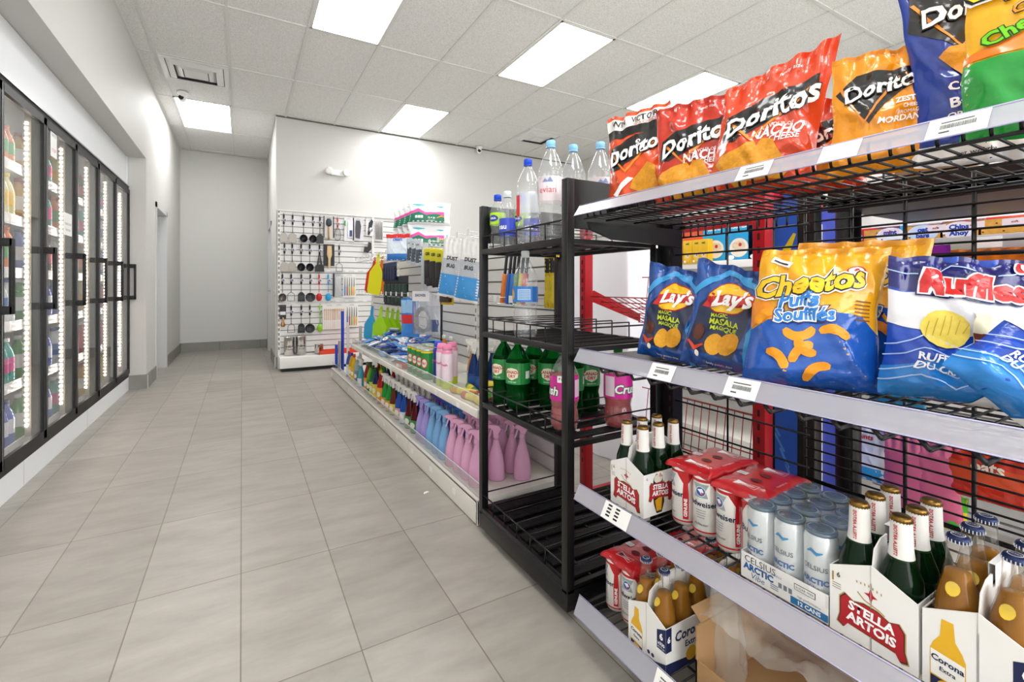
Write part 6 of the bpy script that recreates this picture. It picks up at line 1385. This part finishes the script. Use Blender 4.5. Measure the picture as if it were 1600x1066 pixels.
def cereal(c, word, wc, pc, w_=.19, h_=.30, d_=.06):
    def f():
        b = MB(); b.box(-w_/2, w_/2, -d_/2, d_/2, 0, h_, m(c, .4), .001); mp = frontmap(-d_/2); ls = word.split('|')
        for i, t in enumerate(ls): b.text(t, w_*.9/max(4, len(t))*1.35, 0, h_*.86-i*h_*.12, m(wc, .4), mp, .0006, bold=.04)
        b.poly(ell(0, h_*.30, w_*.34, h_*.20, 20), m(pc, .45), mp, .0006); b.poly(ell(0, h_*.34, w_*.24, h_*.10, 18), m('#e8d0b0', .5, var=.3, bscale=90, name='printed_cereal'), mp, .001); b.poly(ell(w_*.05, h_*.36, w_*.06, h_*.04, 10), m('#c8302a', .4), mp, .0014); b.poly(ell(-w_*.3, h_*.1, w_*.14, h_*.05, 12), WI, mp, .0006)
        return b.obj('cereal_box')
    return f
# shelf positions follow the photograph
def farb(key, f, u, lb, cat='cereal box', z=1.2355, dx=0, grp='cereal boxes on the cream shelf'):
    o = inst(key, f); p = at(u, 400, X=FXX+.11+dx); place(o, (FXX+.11+dx, p.y, z), FX); tag(o, lb, cat, grp); return o
RK = cereal('#1ea0d8', 'RICE|KRISPIES', '#f4f6fa', '#f2e6d4'); CH = cereal('#d8541c', 'Cheerios', '#f6d01c', '#e88a2a', .17)
farb('rk', RK, 1122, 'light blue cereal box, left of the two beside the red post'); farb('rk', RK, 1159, 'light blue cereal box, right of the two beside the red post')
farb('chr', CH, 1086, 'orange cereal box with yellow lettering behind the wire grid')
farb('rk', RK, 1197, 'light blue cereal box hidden behind the blue display board'); farb('chr', CH, 1052, 'orange cereal box behind the black upright')
yb = cereal('#e8b81c', 'oat', '#1a6a2a', '#f2c83a', .07, .16, .05)
for i, u in enumerate((1064, 1078, 1092, 1103)): farb('yb', yb, u, f'small yellow-orange carton in front of the cereal boxes, {cn(i)} from the left', 'carton', dx=-.055, grp='small yellow-orange cartons')
wb = cereal('#e9eef4', 'milk', '#2a5ab0', '#9ab8e0', .10, .09, .05)
for i, u in enumerate((1006, 1018, 1030)): farb('wb', wb, u, f'small white and blue carton left of the black upright, {cn(i)} from the left', 'carton', grp='small white and blue cartons')
farb('pwd', cereal('#eceef2', 'milk|powder', '#2a8ad0', '#e8584a', .13, .26, .07), 1096, 'white carton with blue top and red picture on the lower cream shelf', 'carton', z=.621, grp=None)
farb('lw1', cereal('#d8501c', 'snack', '#f6e01c', '#f2a02a', .14, .16, .06), 1000, 'red and orange carton on the lower cream shelf behind the white cover', 'carton', z=.621, grp=None)
for i, (c, u) in enumerate((('#c83a8a', 1100), ('#e9c0d8', 1112), ('#7a2a9a', 1088), ('#d8e0ea', 1124))):
    pz = at(u, 512, X=1.76); o = inst('pkc'+c, packet(.13, .09, c, i, 'candy')); place(o, (1.70, pz.y, .975-.0), FX+.2, R(-24)); tag(o, ['magenta', 'pale pink', 'purple', 'pale grey'][i]+' packet lying in the upper red basket', 'packet', 'packets in the upper red basket')

# ================================================================ BLUE CARDBOARD DISPLAY AND BLACK STAND
bd = empty('blue_display_stand', (1.62, .87, 0)); tag(bd, 'blue cardboard display stand with yellow curved print beside the red post', 'display stand')
BD = m('#2f62c8', .4, name='printed_blue_board'); BD2 = m('#6a78d8', .4, name='periwinkle_board')
b = MB(); b.box(0, .012, -.02, .125, .12, 1.42, BD); b.box(0, .30, .113, .125, .12, 1.42, BD)
mp = lambda x, z, o: (-o, -x, z)
b.poly([(p, q) for p, q in band([(-.02, 1.26), (-.05, 1.20), (-.06, 1.10), (-.03, 1.0), (.01, .92)], [.01, .028, .034, .03, .014])], m('#ecd41c', .35), mp, .0006); b.poly(ell(-.085, 1.14, .005, .005, 8), WI, mp, .0008)
for q in range(5): b.poly(band([(-.11+q*.02, .62-q*.05), (-.07+q*.015, .56-q*.05)], .008), m('#5a9ae8', .4), mp, .0006)
b.obj('blue_side_panel', bd)
b = MB(); b.box(.16, .172, -.03, .11, .12, 1.36, BD2); b.obj('periwinkle_back_panel', bd)
b = MB()
for y in (.015, .07):
    for z in [.3+i*.075 for i in range(13)]: b.tube((.16, y, z), (.04, y, z+.01), .0025, PEG, 6); b.tube((.04, y, z+.01), (.035, y, z+.022), .0025, PEG, 6)
    b.box(.152, .158, y-.004, y+.004, .2, 1.3, WHT)
b.obj('empty_pegs', bd)
b = MB(); b.box(.0, .30, -.03, .125, .0, .12, BD); b.obj('display_base', bd)
bs = empty('black_stand', (1.56, .5, 0)); tag(bs, 'black metal display stand with round post and top deck behind the chip bags', 'display stand')
def bsp(b, name): b.v = [(x-1.56, y-.5, z) for x, y, z in b.v]; return b.obj(name, bs)
b = MB(); b.box(1.44, 1.48, .735, .785, .0, 1.40, BLK, .003); b.box(1.475, 1.4755, .75, .77, .1, 1.3, INK); bsp(b, 'square_post')
b = MB(); b.lathe([(.033, 0), (.033, 1.36)], BLK, 24, (1.60, .72, 0)); bsp(b, 'round_post')
b = MB(); b.box(1.44, 1.95, -.35, .70, 1.30, 1.325, BLK); b.box(1.44, 1.46, -.35, .70, 1.29, 1.345, BLK); b.tube((1.45, -.35, 1.40), (1.45, .75, 1.40), .004, BLKW); b.tube((1.45, -.35, 1.36), (1.45, .75, 1.36), .003, BLKW)
for i in range(14): b.tube((1.45, .72-i*.075, 1.32), (1.45, .72-i*.075, 1.40), .003, BLKW, 5)
bsp(b, 'top_deck')
b = MB(); b.box(1.44, 1.95, -.35, .80, .0, .06, BLK); bsp(b, 'base')
for i, (y, w_, d_, h_, c, lb) in enumerate(((.50, .14, .14, .06, '#8a6a4a', 'brown cardboard box on the black top deck'), (.28, .16, .16, .075, '#a8825a', 'kraft brown box on the black top deck, right of another'), (.08, .2, .16, .04, '#2a9a9a', 'teal flat box on the black top deck'))):
    b = MB(); b.box(-w_/2, w_/2, -d_/2, d_/2, 0, h_, m(c, .6), .002); b.box(-w_/2-.0004, w_/2+.0004, -d_/2-.0004, -d_/2+.01, h_*.4, h_*.6, m('#d8c8a8', .5)); o = b.obj('cardboard_box'); place(o, (1.58, y, 1.326), FX); tag(o, lb, 'box')
b = MB(); b.box(-.05, .05, -.06, .06, 0, .035, m('#9a5ab0', .5), .002); o = b.obj('cardboard_box'); place(o, (1.58, .08, 1.3675), FX); tag(o, 'small purple box on top of the teal flat box', 'box')
# ================================================================ SNACK WALL BEHIND THE DENSE WIRE GRID
SX = 2.05
sw = empty('snack_shelving', (SX, .2, 0)); tag(sw, 'white slatted shelving with biscuits and hanging snack bags behind the wire grid', 'gondola shelving')
def swp(b, name): b.v = [(x-SX, y-.2, z) for x, y, z in b.v]; return b.obj(name, sw)
swp(slats(MB(), -.6, 1.02, SX+.42, .12, 1.62, axis='x'), 'slat_panel')
b = MB(); b.box(SX, SX+.42, -.6, .87, .005, .15, GB, .004); swp(b, 'base_deck')
for z, x0 in ((1.235, SX+.02), (.86, SX+.12), (.42, SX+.05)):
    b = MB(); b.box(x0+.01, SX+.42, -.6, .87, z-.014, z, GB); b.box(x0, x0+.016, -.6, .87, z-.034, z+.012, m('#b9b7b8', .35, name='grey_price_rail'), .002)
    for y in [-.5+i*.2 for i in range(7)]: b.box(x0-.0015, x0, y, y+.06, z-.03, z+.006, PAPER)
    for y in (.78, .38): b.box(x0-.012, x0-.002, y-.02, y+.02, z-.036, z+.016, m('#4a4c50', .3))
    swp(b, 'shelf')
def biscuit(c1, c2, word, w_=.22, h_=.07):
    def f():
        b = MB(); b.box(-w_/2, w_/2, -.035, .035, 0, h_, m(c1, .3, coat=.5), .006); mp = frontmap(-.035)
        b.poly(rect(-w_*.05, w_*.42, .008, h_-.008), m('#d8a04a', .4, var=.3, bscale=60, name='printed_cookies'), mp, .0006)
        for i in range(6): b.poly(ell(.0+i*.016, .022+(i % 3)*.013, .003, .0025, 7), m('#4a2a14', .5), mp, .001)
        b.poly(ell(-w_*.27, h_/2, w_*.20, h_*.42, 18), m(c2, .4), mp, .0008)
        for i, t in enumerate(word.split('|')): b.text(t, .022, -w_*.27, h_*.66-i*h_*.30, m('#1f3fa0', .4), mp, .0012, bold=.05)
        b.poly(rect(w_*.2, w_*.46, h_*.55, h_*.85), m('#e8d8e0', .4), mp, .001); b.text('soft', .010, w_*.33, h_*.70, m('#8a2a2a', .4), mp, .0014, bold=.03)
        return b.obj('biscuit_packet')
    return f
def swi(key, f, u, x, z, lb, cat, grp=None, rz=0): o = inst(key, f); p = at(u, 448, X=x); place(o, (x, p.y, z), FX+rz); tag(o, lb, cat, grp); return o
swi('ca', biscuit('#c02028', '#e9e4ea', 'Chips|Ahoy'), 1362, SX+.08, 1.2355, 'red biscuit packet with oval logo, left on the snack shelf', 'biscuits', 'biscuit packets on the snack shelf')
swi('cb', biscuit('#2a9ad8', '#e9eef4', 'mint'), 1428, SX+.08, 1.2355, 'light blue biscuit packet in the middle of the snack shelf', 'biscuits', 'biscuit packets on the snack shelf')
swi('ca', None, 1542, SX+.08, 1.2355, 'red biscuit packet with oval logo, right on the snack shelf', 'biscuits', 'biscuit packets on the snack shelf')
swi('cc', biscuit('#e9e4ea', '#c8d8f0', 'oat|bars'), 1482, SX+.08, 1.2355, 'white biscuit packet between the blue and right red ones', 'biscuits', 'biscuit packets on the snack shelf')
def hb(key, f, u, v, x, lb, cat='candy bag', grp='hanging candy bags behind the wire grid'):
    o = inst(key, f); p = at(u, v, X=x); place(o, (x, p.y, p.z), FX); tag(o, lb, cat, grp); return o
hb('sour', pouch(.17, .22, '#d8e01c', (.72, 1), '#a02aa8', .03, 51, '|sour|kids', '#1a3a1a'), 1435, 385, SX-.03, 'yellow-green sour candy bag with purple top')
hb('orb', pouch(.20, .22, '#ef7d1c', (.1, .7), '#e4dfe0', .03, 52, '', z2=(.7, .86), z2c='#ef7d1c'), 1550, 388, SX-.03, 'orange bag with pale label panel at the right')
hb('yl', pouch(.12, .16, '#d8d82a', None, None, .03, 53, 'candy'), 1402, 440, SX+.0, 'small yellow bag left of the ridged chips')
hb('tealb', pouch(.18, .26, '#2a7a9a', (.5, .8), '#1c5a7a', .03, 54, 'gum', '#e8f0f0'), 1400, 540, SX+.05, 'teal bag low between the puffs and ridged chips')
hb('whb', pouch(.13, .2, '#e9eef4', (0, .25), '#3aa0d8', .03, 55, 'mints', '#c8262a'), 1352, 665, SX-.03, 'white bag with light blue bottom below the middle shelf')
hb('pinkb', pouch(.14, .30, '#e87a9a', (.05, .75), '#d86a8a', .03, 56, '', z2=(0, .1), z2c='#4ac03a'), 1418, 678, SX-.05, 'pink candy bag, left one of two behind the beer bottles')
hb('pinkb', None, 1462, 678, SX-.05, 'pink candy bag, right one of two behind the beer bottles')
hb('redq', pouch(.24, .16, '#c8321e', (.35, .7), '#d8502a', .03, 57, '|oats', '#f6e8d0'), 1545, 705, SX-.05, 'wide red-orange bag at the right behind the beer bottles')
hb('lime', pouch(.10, .12, '#e0d82a', (.6, 1), '#5ac03a', .02, 58, 'lemon'), 1482, 770, SX-.04, 'small lime and yellow bag under the pink ones')
for i, (u, c, nm) in enumerate(((1395, '#eceaf0', 'white'), (1440, '#7a2a6a', 'plum'), (1500, '#e8e8ee', 'pale'), (1560, '#3a3a8a', 'indigo'))):
    swi('cd'+c, biscuit(c, '#e9e4ea', 'bar', .18, .05), u, SX+.17, .8605, f'{nm} flat packet on the middle snack shelf, {cn(i)} from the left', 'packet', 'flat packets on the middle snack shelf')
# unseen rails on the front wall, above and below the added fill light
struct(MB().box(-1.6, 4.9, YF+.001, YF+.006, .12, .16, FR).box(-1.6, 4.9, YF+.001, YF+.02, 2.66, 2.70, FR).obj('trim_7'))
